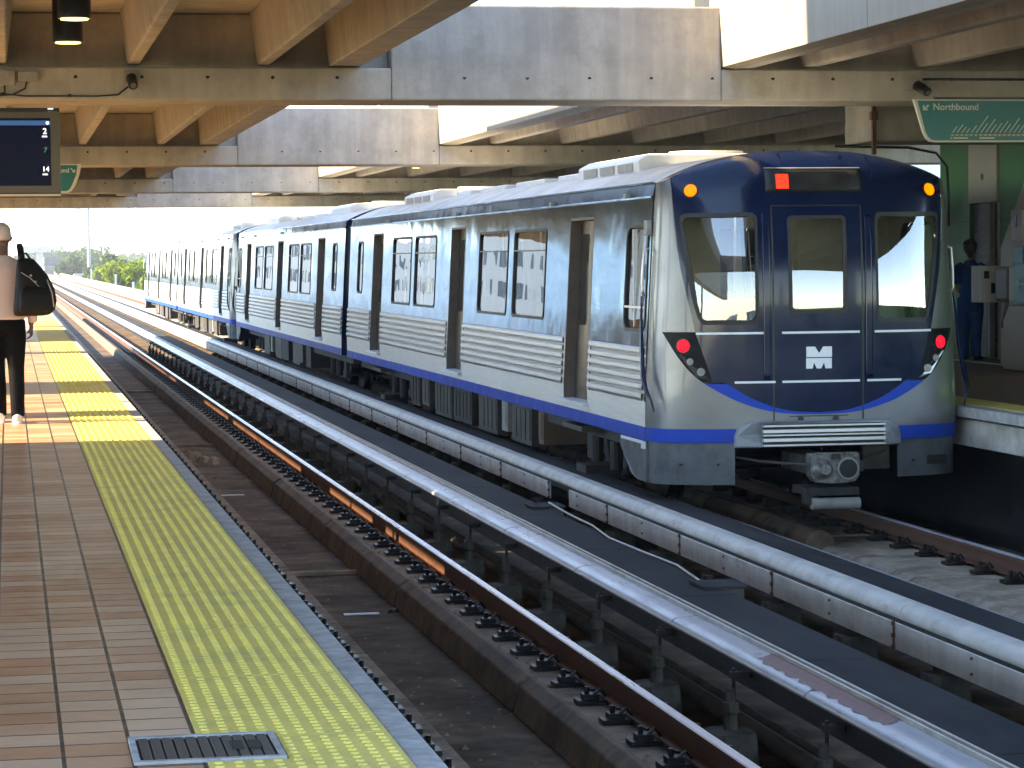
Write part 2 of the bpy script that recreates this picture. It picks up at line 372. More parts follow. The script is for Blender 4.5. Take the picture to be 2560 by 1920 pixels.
# ------------------------------------------------------------------ running rails, plinths
def rail_prof(x,z=ZR):
    return [(x-.07,z-.172),(x+.07,z-.172),(x+.07,z-.160),(x+.012,z-.145),(x+.010,z-.045),(x+.036,z-.035),(x+.036,z-.006),(x+.028,z),(x-.028,z),(x-.036,z-.006),(x-.036,z-.035),(x-.010,z-.045),(x-.012,z-.145),(x-.07,z-.160)]
def fastener(mb,x,y,z,side):
    # side -1: left of the rail
    s=side
    mb.box(min(x+s*.05,x+s*.24),max(x+s*.05,x+s*.24),y-.075,y+.075,z,z+.03)
    mb.box(min(x+s*.10,x+s*.20),max(x+s*.10,x+s*.20),y-.055,y+.055,z+.031,z+.065)
    mb.cyl((x+s*.17,y,z+.06),(x+s*.17,y,z+.11),.017,n=6)
    mb.tube([(x+s*.15,y-.04,z+.05),(x+s*.09,y-.02,z+.095),(x+s*.045,y+.0,z+.04)],.011,n=5)
    mb.tube([(x+s*.15,y+.05,z+.05),(x+s*.17,y+.03,z+.10),(x+s*.13,y-.03,z+.09)],.011,n=5)
def running_rail(x,y0,y1,label,fy0,fy1,sp=.72,sides=(-1,1),grp='running rails of the two tracks'):
    t=thing('running_rail',label,'rail',(x,y0,ZR),grp)
    mb=MB(); pr=rail_prof(x)
    mb.prism(pr,'y',y0,y1,0,n=1)
    for i in range(0,len(mb.m)):
        fz=mb.f[i]; zs=[mb.v[k][2] for k in fz]
        if min(zs)>ZR-.0065: mb.m[i]=1
    mb.build('rail_bar',[M['rust'],M['railtop']],t)
    y=fy0; first=None; n=0
    while y<fy1 and n<98:
        if first is None:
            b=MB()
            for s in sides: fastener(b,0,0,0,s)
            first=b.build('rail_fastener',M['blackiron'],t,world=False); ob=first
        else:
            ob=first.copy(); C.objects.link(ob)
        ob.location=(0,y-y0,-.205+.004); y+=sp; n+=1
    if y<fy1+60:
        b=MB(); yy=y
        while yy<fy1+50:
            b.box(x-.24,x-.08,yy-.07,yy+.07,ZR-.2,ZR-.12); yy+=sp
        tag(b.build('rail_fastener',M['blackiron'],t),kind='stuff')
running_rail(3.72,5,880,'near running rail with a brown web and a bright polished head',9.0,79)
running_rail(2.135,5,880,'running rail tucked below the yellow platform edge, mostly hidden',9.0,79)
running_rail(8.54,5,880,'rusty rail on a pale plinth emerging below the train front, far right',9.0,26,sides=(-1,))
running_rail(7.03,5,880,'rail under the left wheels of the train, hidden behind the white hood',30,32)
def plinth(name,prof,label,group,step=5.4,gap=.12,y0=5,y1=640,m='plinth',ph=0,curb=None):
    t=thing(name,label,'plinth',(prof[0][0],y0,ZB),group); k=0
    mb=MB(); mc=MB(); y=y0+ph
    while y<y1:
        mb.prism(prof,'y',y,y+step-gap)
        if curb: mc.prism(curb,'y',y,y+step-gap)
        y+=step if y<100 else step
    mb.build('plinth_block',M[m],t,bevel=.012)
    if curb: mc.build('plinth_kerb',M['curb'],t,bevel=.012)
zt=ZR-.205
plinth('track_plinth',[(3.40,ZB+.003),(3.99,ZB+.003),(3.96,zt),(3.40,zt)],'stained kerbed plinth carrying the near polished rail','concrete plinths under the rails',ph=1.2,curb=[(3.20,ZB+.003),(3.398,ZB+.003),(3.398,zt+.045),(3.33,zt+.075),(3.25,zt+.02)])
plinth('track_plinth',[(1.95,ZB+.003),(2.50,ZB+.003),(2.48,zt),(1.95,zt)],'plinth with fasteners just below the yellow platform edge','concrete plinths under the rails',ph=3)
plinth('track_plinth',[(7.66,ZB+.003),(8.82,ZB+.003),(8.78,zt),(7.78,zt),(7.70,zt-.04)],'pale rough plinth under the rusty rail in front of the train','concrete plinths under the rails',step=3.4,gap=.1,m='plinth_pale')
plinth('track_plinth',[(6.75,ZB+.003),(7.35,ZB+.003),(7.33,zt),(6.77,zt)],'plinth under the left wheels of the train','concrete plinths under the rails',step=3.4,gap=.1)
# log-like rounded duct under the train
t=thing('cable_duct','brown segmented cable duct lying under the train body','duct',(7.62,8,ZB)); mb=MB(); y=24.5; k=0
while y<60:
    rr_=.15+R.uniform(-.012,.012); mb.rings([(0,0,0,1,1)]) if 0 else None
    mb.cyl((7.70,y,ZB+.17),(7.70,y+.93,ZB+.17),rr_,n=14); y+=.97
mb.build('duct_segments',mat('brown_duct',(.22,.145,.085),.75,var=.3,scale=5,dirt=(.06,.045,.03),dscale=3),t,smooth=False)
# trackbed joints, cross drain
for yj in (24.78,42.6,60.5):
    t=thing('drain_joint','dark drain joint crossing the brown track bed, %s'%{24.78:'nearest the camera',42.6:'second from the camera',60.5:'farthest, near the sunlit stretch'}[yj],'drain joint',(2.55,yj,ZB),'drain joints across the track bed')
    MB().box(2.5,3.2,yj-.05,yj+.05,ZB+.001,ZB+.045).build('joint_ridge',M['plinth'],t,bevel=.01)
    MB().box(2.5,3.2,yj+.06,yj+.35,ZB+.001,ZB+.006).build('joint_gap',M['dark_void'],t)
# ------------------------------------------------------------------ third rails
def third_rail(name,label,kind,y1):
    t=thing(name,label,'third rail',(4.5 if kind==1 else 6.1,6,-.8))
    if kind==1:
        # pale rounded cap on the left, dark flat board on the right
        segs=MB(); worn=MB(); y=6-1.2
        cap=[(4.19+.10*(1-cos(a)),-.845+.045*sin(a)) for a in [i*pi/2/6 for i in range(7)]]+[(4.375,-.797)]
        while y<y1:
            L=2.93; segs.prism(cap+[(x_-(.012 if x_<4.2 else .004),z_-.012) if 0 else (x_+.006,z_-.012) for x_,z_ in cap[::-1]],'y',y,y+L-.012,0); y+=2.945
        segs.build('pale_cap',[M['cover_cap']],t,auto=38)
        worn.sheet([(4.235,-.8195),(4.28,-.7995),(4.30,-.7965),(4.372,-.7925)],'y',12.48,14.75,0)
        # scalloped edge
        w2=MB(); n=26; pts_l=[];pts_r=[]
        for i in range(n+1):
            yy=12.48+2.27*i/n; xl=4.245+.012*sin(i*2.3)+R.uniform(-.006,.006); pts_l.append(yy)
            w2.v.append((xl,yy+ (.0),-.8025)); w2.v.append((4.290,yy,-.7955)); w2.v.append((4.372,yy+.10,-.793))
        for i in range(n):
            a=i*3; w2.f+= [[a,a+1,a+4,a+3],[a+1,a+2,a+5,a+4]]; w2.m+=[0,0]
        tag(w2.build('worn_patch',M['cover_worn'],t,smooth=True),'patch where the pale coat has worn to reddish brown')
        b=MB(); y=6-.4
        while y<y1: b.box(4.43,4.86,y,y+2.93,-.80,-.775); y+=2.945
        b.build('dark_board',M['board'],t,bevel=.006)
        MB().box(4.372,4.390,6,y1,-.80,-.772).box(4.413,4.430,6,y1,-.80,-.768).build('edge_strip',M['cover_w'],t)
        MB().box(4.395,4.412,6,y1,-.85,-.80).build('groove',M['black'],t)
        MB().box(4.24,4.32,6,y1,-1.0,-.88).box(4.27,4.29,6,y1,-.88,-.85).build('conductor_rail',M['blackiron'],t)
        MB().box(4.30,4.40,6,y1,-.90,-.86).build('support_angle',M['dark_void'],t)
        ys=[9.5+1.8*i for i in range(int((min(y1,82)-9.5)/1.8))]
        proto=None
        for yy in ys:
            if proto is None:
                b=MB(); b.rings([(0,0,ZB+.8,.15,.19),(0,0,ZB+.8+.20,.135,.17),(0,0,ZB+.8+.21,.09,.12)],n=10,sq=4)
                b.rings([(0,0,ZB+1.01,.045,.045),(0,0,ZB+1.10,.04,.04),(0,0,ZB+1.11,.055,.055),(0,0,ZB+1.17,.05,.05),(0,0,ZB+1.175,.03,.03),(0,0,ZB+1.25,.03,.03)],n=10)
                proto=b.build('pedestal',M['pedestal'],t,world=False,smooth=False); ob=proto
                b2=MB(); b2.box(.0,.30,-.03,.03,-.14,-.10); b2.cyl((.02,0,-.25),(.02,0,-.08),.012,n=6)
                br=b2.build('bracket',M['under'],proto,world=False)
            else:
                ob=copy_tree(proto,t)
            ob.location=(4.13-4.5,yy-6,0)
        for o_ in t.children:
            pass
    else:
        b=MB(); fa=MB(); y=17.257-2.95*5+.0
        arc=[(5.985+.10*(1-cos(a)),-.958+.093*sin(a)) for a in [i*pi/2/8 for i in range(9)]]+[(6.15,-.864),(6.165,-.89)]
        i=0
        while y<y1:
            b.prism(arc+[(x_+.006,z_-.012) for x_,z_ in arc[::-1]],'y',y,y+2.94,0)
            if 20.184-.5<y<20.184+.5:  pass
            # missing fascia panel
            if 25.8<y+.1<28.6: fa.box(5.955,5.975,y,y+1.9,-1.175,-.99)
            else: fa.box(5.955,5.975,y,y+2.93,-1.175,-.99)
            y+=2.95; i+=1
        b.build('rounded_hood',M['cover_w'],t,auto=38)
        fa.build('side_fascia',M['cover_w'],t,bevel=.003)
        y=17.257-2.95*5; jp=None; bp=None
        while y<min(y1,75):
            if jp is None:
                m_=MB(); m_.box(-.006,0,-.014,.014,-.10,.10)
                for dz in (-.08,.0,.085): m_.cyl((-.016,0,dz),(.004,0,dz),.017,n=6)
                jp=m_.build('joint_plate',M['rust'],t,world=False); o1=jp
                bp=MB().cyl((-.01,0,0),(.008,0,0),.010,n=6).build('hood_bolt',M['rust'],t,world=False); o2=bp; o3=bp.copy(); C.objects.link(o3)
            else:
                o1=jp.copy(); o2=bp.copy(); o3=bp.copy()
                for o_ in (o1,o2,o3): C.objects.link(o_)
            o1.location=(5.952-6.1,y-6,-1.08+.8); o2.location=(5.952-6.1,y+1.45-6,-1.12+.8); o3.location=(5.952-6.1,y+1.45-6,-1.02+.8)
            y+=2.95
        MB().box(5.985,6.03,6,y1,-1.02,-.972).build('hood_gap',M['black'],t)
        MB().box(6.16,6.24,6,y1,-1.10,-.96).build('conductor_rail',M['blackiron'],t)
        MB().box(6.17,6.46,6,y1,-.895,-.868).build('back_board_shade',M['board'],t)  # dark board widened to stand in for the unlit strip before the rail
        proto=None
        for yy in [9.0+1.9*i for i in range(38)]:
            if proto is None:
                b=MB(); b.rings([(0,0,ZB+.8,.16,.17),(0,0,ZB+1.0,.14,.15),(0,0,ZB+1.01,.07,.07),(0,0,ZB+1.15,.07,.07)],n=10,sq=4)
                proto=b.build('pedestal',M['pedestal'],t,world=False); ob=proto
                MB().box(-.05,.25,-.05,.05,-.42,-.32).build('bracket',M['underbox'],proto,world=False)
            else: ob=copy_tree(proto,t)
            ob.location=(6.08-6.1,yy-6,0)
third_rail('third_rail','third rail beside the near track, pale rounded cap and dark flat board, partly worn red',1,520)
third_rail('third_rail','third rail beside the train under a white rounded hood with white side panels',2,520)
# conduits on the bed
t=thing('cable_conduit','two dark conduits on the bed between the near rail and the third rail','conduit',(4.0,6,ZB))
MB().tube([(4.42,6,ZB+.10),(4.42,82,ZB+.10)],.06).tube([(4.55,6,ZB+.09),(4.55,82,ZB+.09)],.05).build('conduit_pipe',M['underbox'],t,smooth=True)
for yy in (13.3,16.6,19.9,23.4,27,31,35):
    pass
t=thing('loose_cable','thin pale cable looped over the dark board between the rails','cable',(4.6,17,-.76))
MB().tube([(4.83,23.6,-.70),(4.90,23.0,-.76),(4.88,22.0,-.755),(4.80,21.0,-.757),(4.82,20,-.755),(4.86,19,-.757),(4.78,18.0,-.76),(5.05,17.5,-.95)],.008,n=6).build('cable_run',M['cover_w'],t,smooth=True)
# small bracket trays on dark board
for i,(yy,lab) in enumerate(((24.0,'small dark box on the board edge at the cable end'),(17.9,'small dark box on the board edge nearer the camera'))):
    t=thing('junction_box',lab,'junction box',(4.9,yy,-.78),'junction boxes beside the third rail')
    MB().box(4.72,5.0,yy-.25,yy+.12,-.86,-.80+.035).build('box_body',M['underbox'],t,bevel=.01)
    MB().box(4.70,5.02,yy-.27,yy+.14,-.764,-.752).build('box_lid',M['board'],t)
# litter
for (x,y,ln,a,lab) in ((2.87,21.93,.30,.05,'white strip of litter lying on the near track bed'),(2.75,33.5,.30,.1,'small white litter strip farther along the track bed')):
    t=thing('litter_strip',lab,'litter',(x,y,ZB),'litter on the track bed')
    MB().box(x-ln/2,x+ln/2,y-.03,y+.05,ZB+.004,ZB+.014).build('strip',M['paper'],t,bevel=.003)
t=thing('debris_lump','small dark lump beside the white litter strip on the bed','debris',(3.14,22.0,ZB))
b=MB(); b.rings([(3.14,22,ZB+.003,.05,.05),(3.15,22,ZB+.03,.04,.03),(3.15,22.01,ZB+.04,.01,.01)],n=7); b.build('lump',M['blackiron'],t)
t=thing('rubble_heap','dark heap of cable and rubble by the sunlit platform edge','rubble',(2.9,39.5,ZB))
b=MB()
for i in range(16):
    x,y=R.uniform(2.3,3.15),R.uniform(38.6,40.6); s_=R.uniform(.05,.13); b.rings([(x,y,ZB+.003,s_,s_*1.6),(x+.01,y,ZB+s_*.8,s_*.7,s_),(x,y,ZB+s_*1.1,s_*.2,s_*.3)],n=7)
b.build('rubble_lumps',M['plinth'],t)
g=MB()
for i in range(1100):
    yy=8+R.random()**1.6*45; xx=R.choice((R.uniform(2.5,3.2),R.uniform(2.5,3.2),R.uniform(4.0,5.9),R.uniform(3.42,3.62))); zz=(zt if 3.4<xx<3.7 else ZB)+.002
    s_=R.uniform(.006,.022)*(1 if R.random()<.93 else 2); a=R.uniform(0,3)
    g.add([(xx+s_*cos(a+k*pi/2)*R.uniform(.7,1.3),yy+s_*sin(a+k*pi/2)*R.uniform(.7,1.3),zz) for k in range(4)]+[(xx,yy,zz+s_*.9)],[(0,1,4),(1,2,4),(2,3,4),(3,0,4)])
tag(g.build('grit',M['plinth']),label='loose grit and crumbs scattered on the track bed',kind='stuff')
# drain grate in the platform
t=thing('floor_drain','grey metal drain grate let into the tiles and yellow paving','drain grate',(.6,8.3,0))
b=MB(); b.box(.352,.822,8.52,8.548,.002,.012).box(.352,.822,8.10,8.128,.002,.012).box(.352,.372,8.128,8.52,.002,.012).box(.802,.822,8.128,8.52,.002,.012); b.build('frame',M['coping'],t)
b=MB(); b.box(.372,.802,8.128,8.52,.0015,.004); b.build('grate_bed',M['grate_hole'],t)
b=MB(); x=.382
while x<.79:
    b.box(x,x+.030,8.135,8.512,.0045,.010); x+=.038
b.build('grate_bars',M['grate'],t,bevel=.002)
MB().box(.665,.705,8.26,8.40,.0105,.0125).box(.72,.76,8.26,8.40,.0105,.0125).build('lifting_slot',M['grate_hole'],t)

# ------------------------------------------------------------------ station roof
BY=[26.9,45.35,63.5,81.2]
BL=['nearest','second','third','farthest']
beams=[]
BY0=[7.5]
for i,y in enumerate(BY0):
    t=thing('concrete_crossbeam','concrete beam over the tracks outside the frame, %s'%['above the camera','behind the camera','farthest behind'][i],'concrete beam',(5.5,y,3.17),'concrete beams spanning the tracks')
    MB().box(-7,18,y,y+1.0,3.17,4.05).build('beam_body',M['conc'],t)
for i,y in enumerate(BY):
    t=thing('concrete_crossbeam','%s deep concrete beam crossing over the tracks%s'%(BL[i],[' with cameras and bolt holes',' behind the display screen','',' against the open sky'][i]),'concrete beam',(5.5,y,3.17),'concrete beams spanning the tracks')
    b=MB()
    b.box(3.90,7.398,y,y+1.0,3.17,4.15)                      # full face over the tracks
    b.box(-7,3.899,y+.003,y+1.0,3.17,3.50); b.box(7.40,18,y+.003,y+1.0,3.17,3.50)
    b.box(-7,3.899,y+.22,y+.78,3.50,4.06); b.box(7.401,18,y+.22,y+.78,3.50,4.06)
    b.build('beam_body',M['conc'],t,bevel=.02)
    h=MB(); x=-2.6
    while x<14:
        if abs(x-4)>.2: h.cyl((x,y-.001,3.40+R.uniform(-.008,.008)),(x,y+.01,3.40),.019,n=10)
        x+= .66 if i<2 else .7
    tag(h.build('tie_hole',M['hole'],t),kind='stuff')
    beams.append(t)
bays=[(8.5,BY[0]),(BY[0]+1.0,BY[1]),(BY[1]+1,BY[2]),(BY[2]+1,BY[3]),]
def canopy(side,y0,y1,label):
    t=thing('roof_canopy',label,'roof',(0 if side<0 else 10,y0,3.5),'ribbed concrete roof bays over the platforms')
    def rib(x,wb,wt): 
        b=MB(); b.prism([(x-wt/2,4.06),(x-wb/2-.01,3.56),(x-wb/2,3.53),(x+wb/2,3.53),(x+wb/2+.01,3.56),(x+wt/2,4.06)],'y',y0-.02 if y0>20 else y0,y1+.2)
        b.build('rib',M['conc'],t,bevel=.012)
    if side<0:
        for x in (-4.0,-2.68,-1.36,-.04,1.285,2.60): rib(x,.11,.26)
        b=MB(); b.prism([(3.22,4.06),(3.27,3.52),(3.60,3.52),(3.60,4.35),(3.48,4.35),(3.48,4.06)],'y',y0-.02 if y0>20 else y0,y1+.2); b.build('edge_beam',M['conc'],t,bevel=.012)
        MB().box(-5.45,3.475,y0-.8 if y0>20 else y0,y1+.2,4.065,4.22).build('roof_slab',M['conc'],t)
        MB().box(-5.60,-5.452,y0,y1,3.52,4.3).build('outer_fascia',M['conc'],t)
        b=MB()
        for (ya,yb) in ((y0,y0+.06),(y1+.14,y1+.2)): pass
    else:
        y=y0-.0; b=MB(); yy=y1
        a=y0+.02 if y0>20 else y0
        while yy>a:
            ys=max(a,yy-2.4); b.prism([(7.40,3.52),(7.56,3.50),(7.56,4.95),(7.36,4.95)],'y',ys+.012,yy); yy-=2.4
        b.build('roof_fascia',M['panel'],t,bevel=.006)
        MB().prism([(7.565,4.06),(7.565,3.51),(7.74,3.51),(7.80,4.06)],'y',a,y1+.2).build('edge_beam',M['conc'],t,bevel=.01)
        for x in (8.40,9.66,10.97,12.28,13.6,14.9,16.2): rib(x,.14,.28)
        MB().box(7.57,18,y0-.8 if y0>20 else y0,y1+.2,4.065,4.22).build('roof_slab',M['conc'],t)
for k,(a,b_) in enumerate(bays):
    w_=['nearest the camera','behind the nearest crossbeam','third from the camera','farthest, before the open sky'][k]
    canopy(-1,a,b_,'ribbed roof bay over the left platform, '+w_)
    canopy(1,a,b_,'ribbed roof bay over the right platform with pale fascia, '+w_)
# concrete box between ribs behind the right sign
t=thing('concrete_bulkhead','beige concrete box hanging under the right roof behind the green sign','bulkhead',(11,30,2.8))
MB().box(9.95,14,29.5,30.6,2.86,3.515).build('bulkhead_box',M['conc'],t,bevel=.02)
MB().box(9.90,9.945,29.4,29.45,2.7,3.5).box(9.88,9.96,29.38,29.46,3.1,3.2).build('corner_pipe',M['rust'],t)
t=thing('roof_cable','black cable curving down beside the green wall above the train','cable',(11.8,33,2.8))
MB().tube([(10.6,33,2.95),(11.6,33,2.93),(11.98,33,2.86),(12.13,33,2.68),(12.15,33,2.3),(12.15,33,1.9)],.018).build('cable_run',M['black'],t,smooth=True)
# security cameras and conduits on the nearest beam
def seccam(x,y,z,label,tx):
    t=thing('security_camera',label,'camera',(x,y,z),'security cameras on the nearest beam')
    b=MB(); b.box(x-.07,x+.07,y-.09,y-.002,z-.03,z+.10); b.build('mount',M['camgrey'],t,bevel=.01)
    b=MB(); b.cyl((x,y-.10,z+.02),(x+tx*.10,y-.26,z-.06),.055,.05); b.build('housing',M['black'],t,auto=40)
    MB().cyl((x+tx*.101,y-.262,z-.061),(x+tx*.108,y-.272,z-.066),.03,n=12).build('lens',M['lens'],t)
seccam(1.25,26.9,3.36,'dark security camera on the nearest beam, left side',.1)
seccam(9.52,26.9,3.31,'grey security camera on the nearest beam, right side',.6)
t=thing('wall_conduit','thin cable running along the nearest beam to the left camera','conduit',(0,26.89,3.2))
MB().tube([(-.4,26.885,3.30),(-.15,26.885,3.24),(.2,26.885,3.205),(.9,26.885,3.205),(1.12,26.885,3.22),(1.22,26.885,3.30)],.009,n=6).build('cable_run',M['black'],t,smooth=True)
MB().box(.62,.655,26.86,26.9,3.195,3.225).build('clip',M['black'],t)
t=thing('wall_conduit','straight pipe running right from the grey camera along the beam','conduit',(9.6,26.89,3.4))
MB().tube([(9.60,26.88,3.40),(13,26.88,3.40)],.013,n=8).build('pipe_run',M['black'],t,smooth=True)
t=thing('junction_box','two pale boxes with looped cables at the left end of the nearest beam','junction box',(.1,26.88,3.35))
MB().box(-.14,.10,26.82,26.899,3.31,3.46).box(.13,.33,26.83,26.899,3.35,3.45).build('box_body',M['camgrey'],t,bevel=.008)
MB().tube([(0,26.88,3.31),(.0,26.88,3.24),(-.1,26.88,3.21)],.009,n=6).tube([(.22,26.88,3.35),(.2,26.88,3.28),(.08,26.88,3.22),(-.1,26.88,3.205)],.009,n=6).build('cable',M['black'],t,smooth=True)
# downlights
for k,(y,lab) in enumerate(((21.75,'black cylinder downlight with glowing base, nearer of the two'),(24.1,'black cylinder downlight with glowing base, farther and lower in view'))):
    t=thing('downlight',lab,'ceiling light',(.565,y,3.5),'cylinder downlights under the left roof')
    MB().cyl((.565,y,3.515),(.565,y,4.06),.135,n=32).build('cylinder_shade',M['black'],t,auto=40)
    MB().cyl((.565,y,3.505),(.565,y,3.5135),.112,n=32).build('lamp_disc',M['lampwarm'],t)
t=thing('downlight','tiny ceiling light glowing between far ribs of the right roof','ceiling light',(8.98,58.3,3.6))
MB().cyl((8.98,58.3,3.56),(8.98,58.3,4.06),.10,n=20).build('cylinder_shade',M['conc'],t,auto=40)
MB().cyl((8.98,58.3,3.55),(8.98,58.3,3.558),.085,n=20).build('lamp_disc',M['lampwarm'],t)
# ------------------------------------------------------------------ text helper
def text_mesh(s,size,mat_,name,loc,parent=None,align='LEFT',ext=.002,rotz=0,world=True):
    cu=bpy.data.curves.new('t','FONT'); cu.body=s; cu.size=size; cu.extrude=ext; cu.align_x=align; cu.offset=size*.018
    ob=bpy.data.objects.new('t',cu); C.objects.link(ob)
    bpy.context.view_layer.update()
    me=bpy.data.meshes.new_from_object(ob.evaluated_get(bpy.context.evaluated_depsgraph_get()))
    bpy.data.objects.remove(ob)
    # text lies in XY; stand it up facing -Y
    me.transform(Matrix.Rotation(radians(90),4,'X')); 
    if rotz: me.transform(Matrix.Rotation(rotz,4,'Z'))
    me.transform(Matrix.Translation(loc))
    me.materials.clear(); me.materials.append(mat_)
    o=bpy.data.objects.new(name,me); C.objects.link(o)
    if parent:
        o.parent=parent
        if world and parent.type=='EMPTY': o.location=-parent.location
    return o
# right green line sign
YS=26.2
t=thing('direction_sign','teal hanging sign reading Northbound with a slanted list of stops','sign',(9.3,YS,3.1))
def sgn(x,z,y): return (x,y,z)
out=[(9.27,3.145),(12.2,3.145),(12.2,2.70),(9.50,2.70),(9.45,2.71),(9.41,2.74),(9.375,2.80)]
inn=[(9.31,3.13),(12.2,3.13),(12.2,2.718),(9.505,2.718),(9.46,2.727),(9.425,2.757),(9.395,2.81)]
MB().prism(out,'y',YS,YS+.05).build('sign_border',M['signwhite'],t)
MB().prism(inn,'y',YS-.006,YS-.0005).build('sign_face',M['teal'],t)
MB().box(9.5,12.2,YS+.0,YS+.05,3.1455,3.17).build('hanger',M['black'],t)
text_mesh('Northbound',.098,M['signtext'],'lettering',(9.475,YS-.008,3.035),t)
b=MB()
b.add([(9.365,YS-.009,3.03),(9.385,YS-.009,3.03),(9.385,YS-.009,3.085),(9.365,YS-.009,3.085)],[(0,1,2,3)]); b.add([(9.365,YS-.009,3.03),(9.42,YS-.009,3.03),(9.42,YS-.009,3.045),(9.365,YS-.009,3.045)],[(0,1,2,3)])
b.add([(9.37,YS-.0095,3.04),(9.385,YS-.0095,3.03),(9.435,YS-.0095,3.08),(9.42,YS-.0095,3.092)],[(0,1,2,3)])
b.build('arrow',M['signtext'],t,solid=.002)
b=MB(); x=9.685; hs=[.065,.085,.06,.045,.075,.175,.095,.14,.085,.10,.12,.09,.15,.08,.1,.12]
for k,h in enumerate(hs):
    b.add([(x,YS-.009,2.80),(x+.010,YS-.009,2.80),(x+.010+h*.75,YS-.009,2.80+h),(x+h*.75,YS-.009,2.80+h)],[(0,1,2,3)]); x+=.052
tag(b.build('stop_names',M['signtext'],t,solid=.002),kind=None)
MB().box(9.665,9.975,YS-.0085,YS-.0065,2.762,2.786).build('route_line',M['olive'],t); MB().box(9.976,10.6,YS-.0085,YS-.0065,2.762,2.786).build('route_line',M['tan'],t)
b=MB(); x=9.685
for k in range(16): b.cyl((x,YS-.0088,2.774),(x,YS-.0105,2.774),.008,n=10); x+=.052
b.build('stop_dots',M['signtext'],t)
MB().box(9.665,9.68,YS-.0085,YS-.0065,2.735,2.750).box(9.695,9.86,YS-.0085,YS-.0065,2.737,2.749).box(9.985,10.15,YS-.0085,YS-.0065,2.737,2.749).build('key_lines',M['signtext'],t)
# left display
YD=28.3
t=thing('departure_display','dark departure screen with white minutes hanging at upper left','display screen',(.3,YD,2.7))
b=MB(); b.box(-1.2,.565,YD,YD+.16,2.265,3.135); b.build('case',M['frame'],t,bevel=.012)
MB().box(-1.2,.565,YD-.02,YD+.16,2.245,2.263).build('bottom_trim',M['beige'],t)
MB().box(-1.12,.465,YD-.004,YD-.001,2.35,3.06).build('screen',M['screen'],t)
MB().box(-1.12,.465,YD-.006,YD-.0045,2.985,3.035).build('header_bar',M['screenbar'],t)
text_mesh('2',.085,M['screentext'],'minutes_text',(.385,YD-.008,2.895),t,ext=.0008)
text_mesh('min',.038,M['screentext'],'minutes_text',(.375,YD-.008,2.858),t,ext=.0008)
text_mesh('7',.075,M['screendim'],'minutes_text',(.39,YD-.008,2.70),t,ext=.0008)
text_mesh('14',.075,M['screentext'],'minutes_text',(.372,YD-.008,2.50),t,ext=.0008)
text_mesh('min',.038,M['screentext'],'minutes_text',(.375,YD-.008,2.46),t,ext=.0008)
b=MB(); b.cyl((.435,YD-.0065,3.01),(.435,YD-.008,3.01),.018,n=10); b.build('header_icon',M['screentext'],t)
MB().box(-1.2,.56,YD+.03,YD+.13,3.136,3.17).build('mount_rail',M['black'],t)
MB().cyl((.47,YD+.02,3.165),(.47,YD+.02,3.155),.03,n=10).build('indicator',M['screentext'],t)
# left teal sign
YL=44.6
t=thing('direction_sign','teal sign end with pale border showing behind the display screen','sign',(.9,YL,2.9))
out=[(-1.5,3.17),(1.235,3.17),(1.20,3.00),(1.12,2.80),(1.06,2.72),(1.0,2.69),(-1.5,2.69)]
inn=[(-1.5,3.15),(1.165,3.15),(1.145,3.00),(1.07,2.82),(1.03,2.75),(.98,2.72),(-1.5,2.72)]
MB().prism(out,'y',YL,YL+.05).build('sign_border',M['signwhite'],t)
MB().prism(inn,'y',YL-.006,YL-.001).build('sign_face',M['teal'],t)
text_mesh('Southbound',.11,M['signtext'],'lettering',(1.03,YL-.008,3.03),t,align='RIGHT')
b=MB(); b.add([(1.05,YL-.009,3.09),(1.06,YL-.009,3.105),(1.12,YL-.009,3.045),(1.105,YL-.009,3.035)],[(0,1,2,3)]); b.add([(1.08,YL-.0092,3.03),(1.125,YL-.0092,3.03),(1.125,YL-.0092,3.045),(1.08,YL-.0092,3.045)],[(0,1,2,3)]); b.add([(1.112,YL-.0094,3.03),(1.127,YL-.0094,3.03),(1.127,YL-.0094,3.08),(1.112,YL-.0094,3.08)],[(0,1,2,3)])
b.build('arrow',M['signtext'],t,solid=.002)

# ------------------------------------------------------------------ right platform enclosure
XW=13.4
XG=14.1
t=thing('station_enclosure','green painted wall with a pale panel above a brown shutter on right platform','wall',(XG,33,0))
MB().box(XG,18,22,36.21,0,3.5).box(17.8,18,-90,22,0,1.1).box(14.5,14.9,8,9.2,0,3.5).box(14.5,14.9,-11,-9.8,0,3.5).box(XG,18,37.40,38.66,0,3.5).box(XG+.14,18,36.21,37.40,0,3.5).build('green_wall',M['green'],t)
MB().box(XG-.03,XG+.1,36.24,37.38,2.28,3.5).build('pale_panel',M['beige'],t,bevel=.01)
MB().cyl((XG-.04,36.8,2.66),(XG-.03,36.8,2.66),.05,n=14).build('panel_speaker',M['tile_r'],t)
b=MB()
for k in range(22): b.box(XG+.06,XG+.08+.012*(k%2),36.24,37.38,.02+k*.102,.116+k*.102)
b.build('shutter',M['elev'],t)
MB().box(XG-.02,XG+.1,36.52,36.58,0,2.27).box(XG-.02,XG+.1,36.16,36.23,0,2.27).build('shutter_post',M['conc_light'],t)
b=MB(); b.box(XG-.012,XG-.001,37.45,38.66,2.0,2.02).box(XG-.010,XG-.001,24,36.1,2.0,2.02); b.build('wall_seam',M['jamb'],t)
t=thing('painted_sun_strip','pale strip standing in for sunlight on the floor before the green wall','sunlight strip',(13.4,34,0))
MB().box(13.36,13.44,22,38.7,.001,.012).build('sun_strip_bar',M['signwhite'],t)  # pale bar stands in for a sunlit line on the floor
yb=33.72
t=thing('stair_side_wall','white slanted wall end beside the shutter on the right platform','wall',(XW-.2,yb,0))
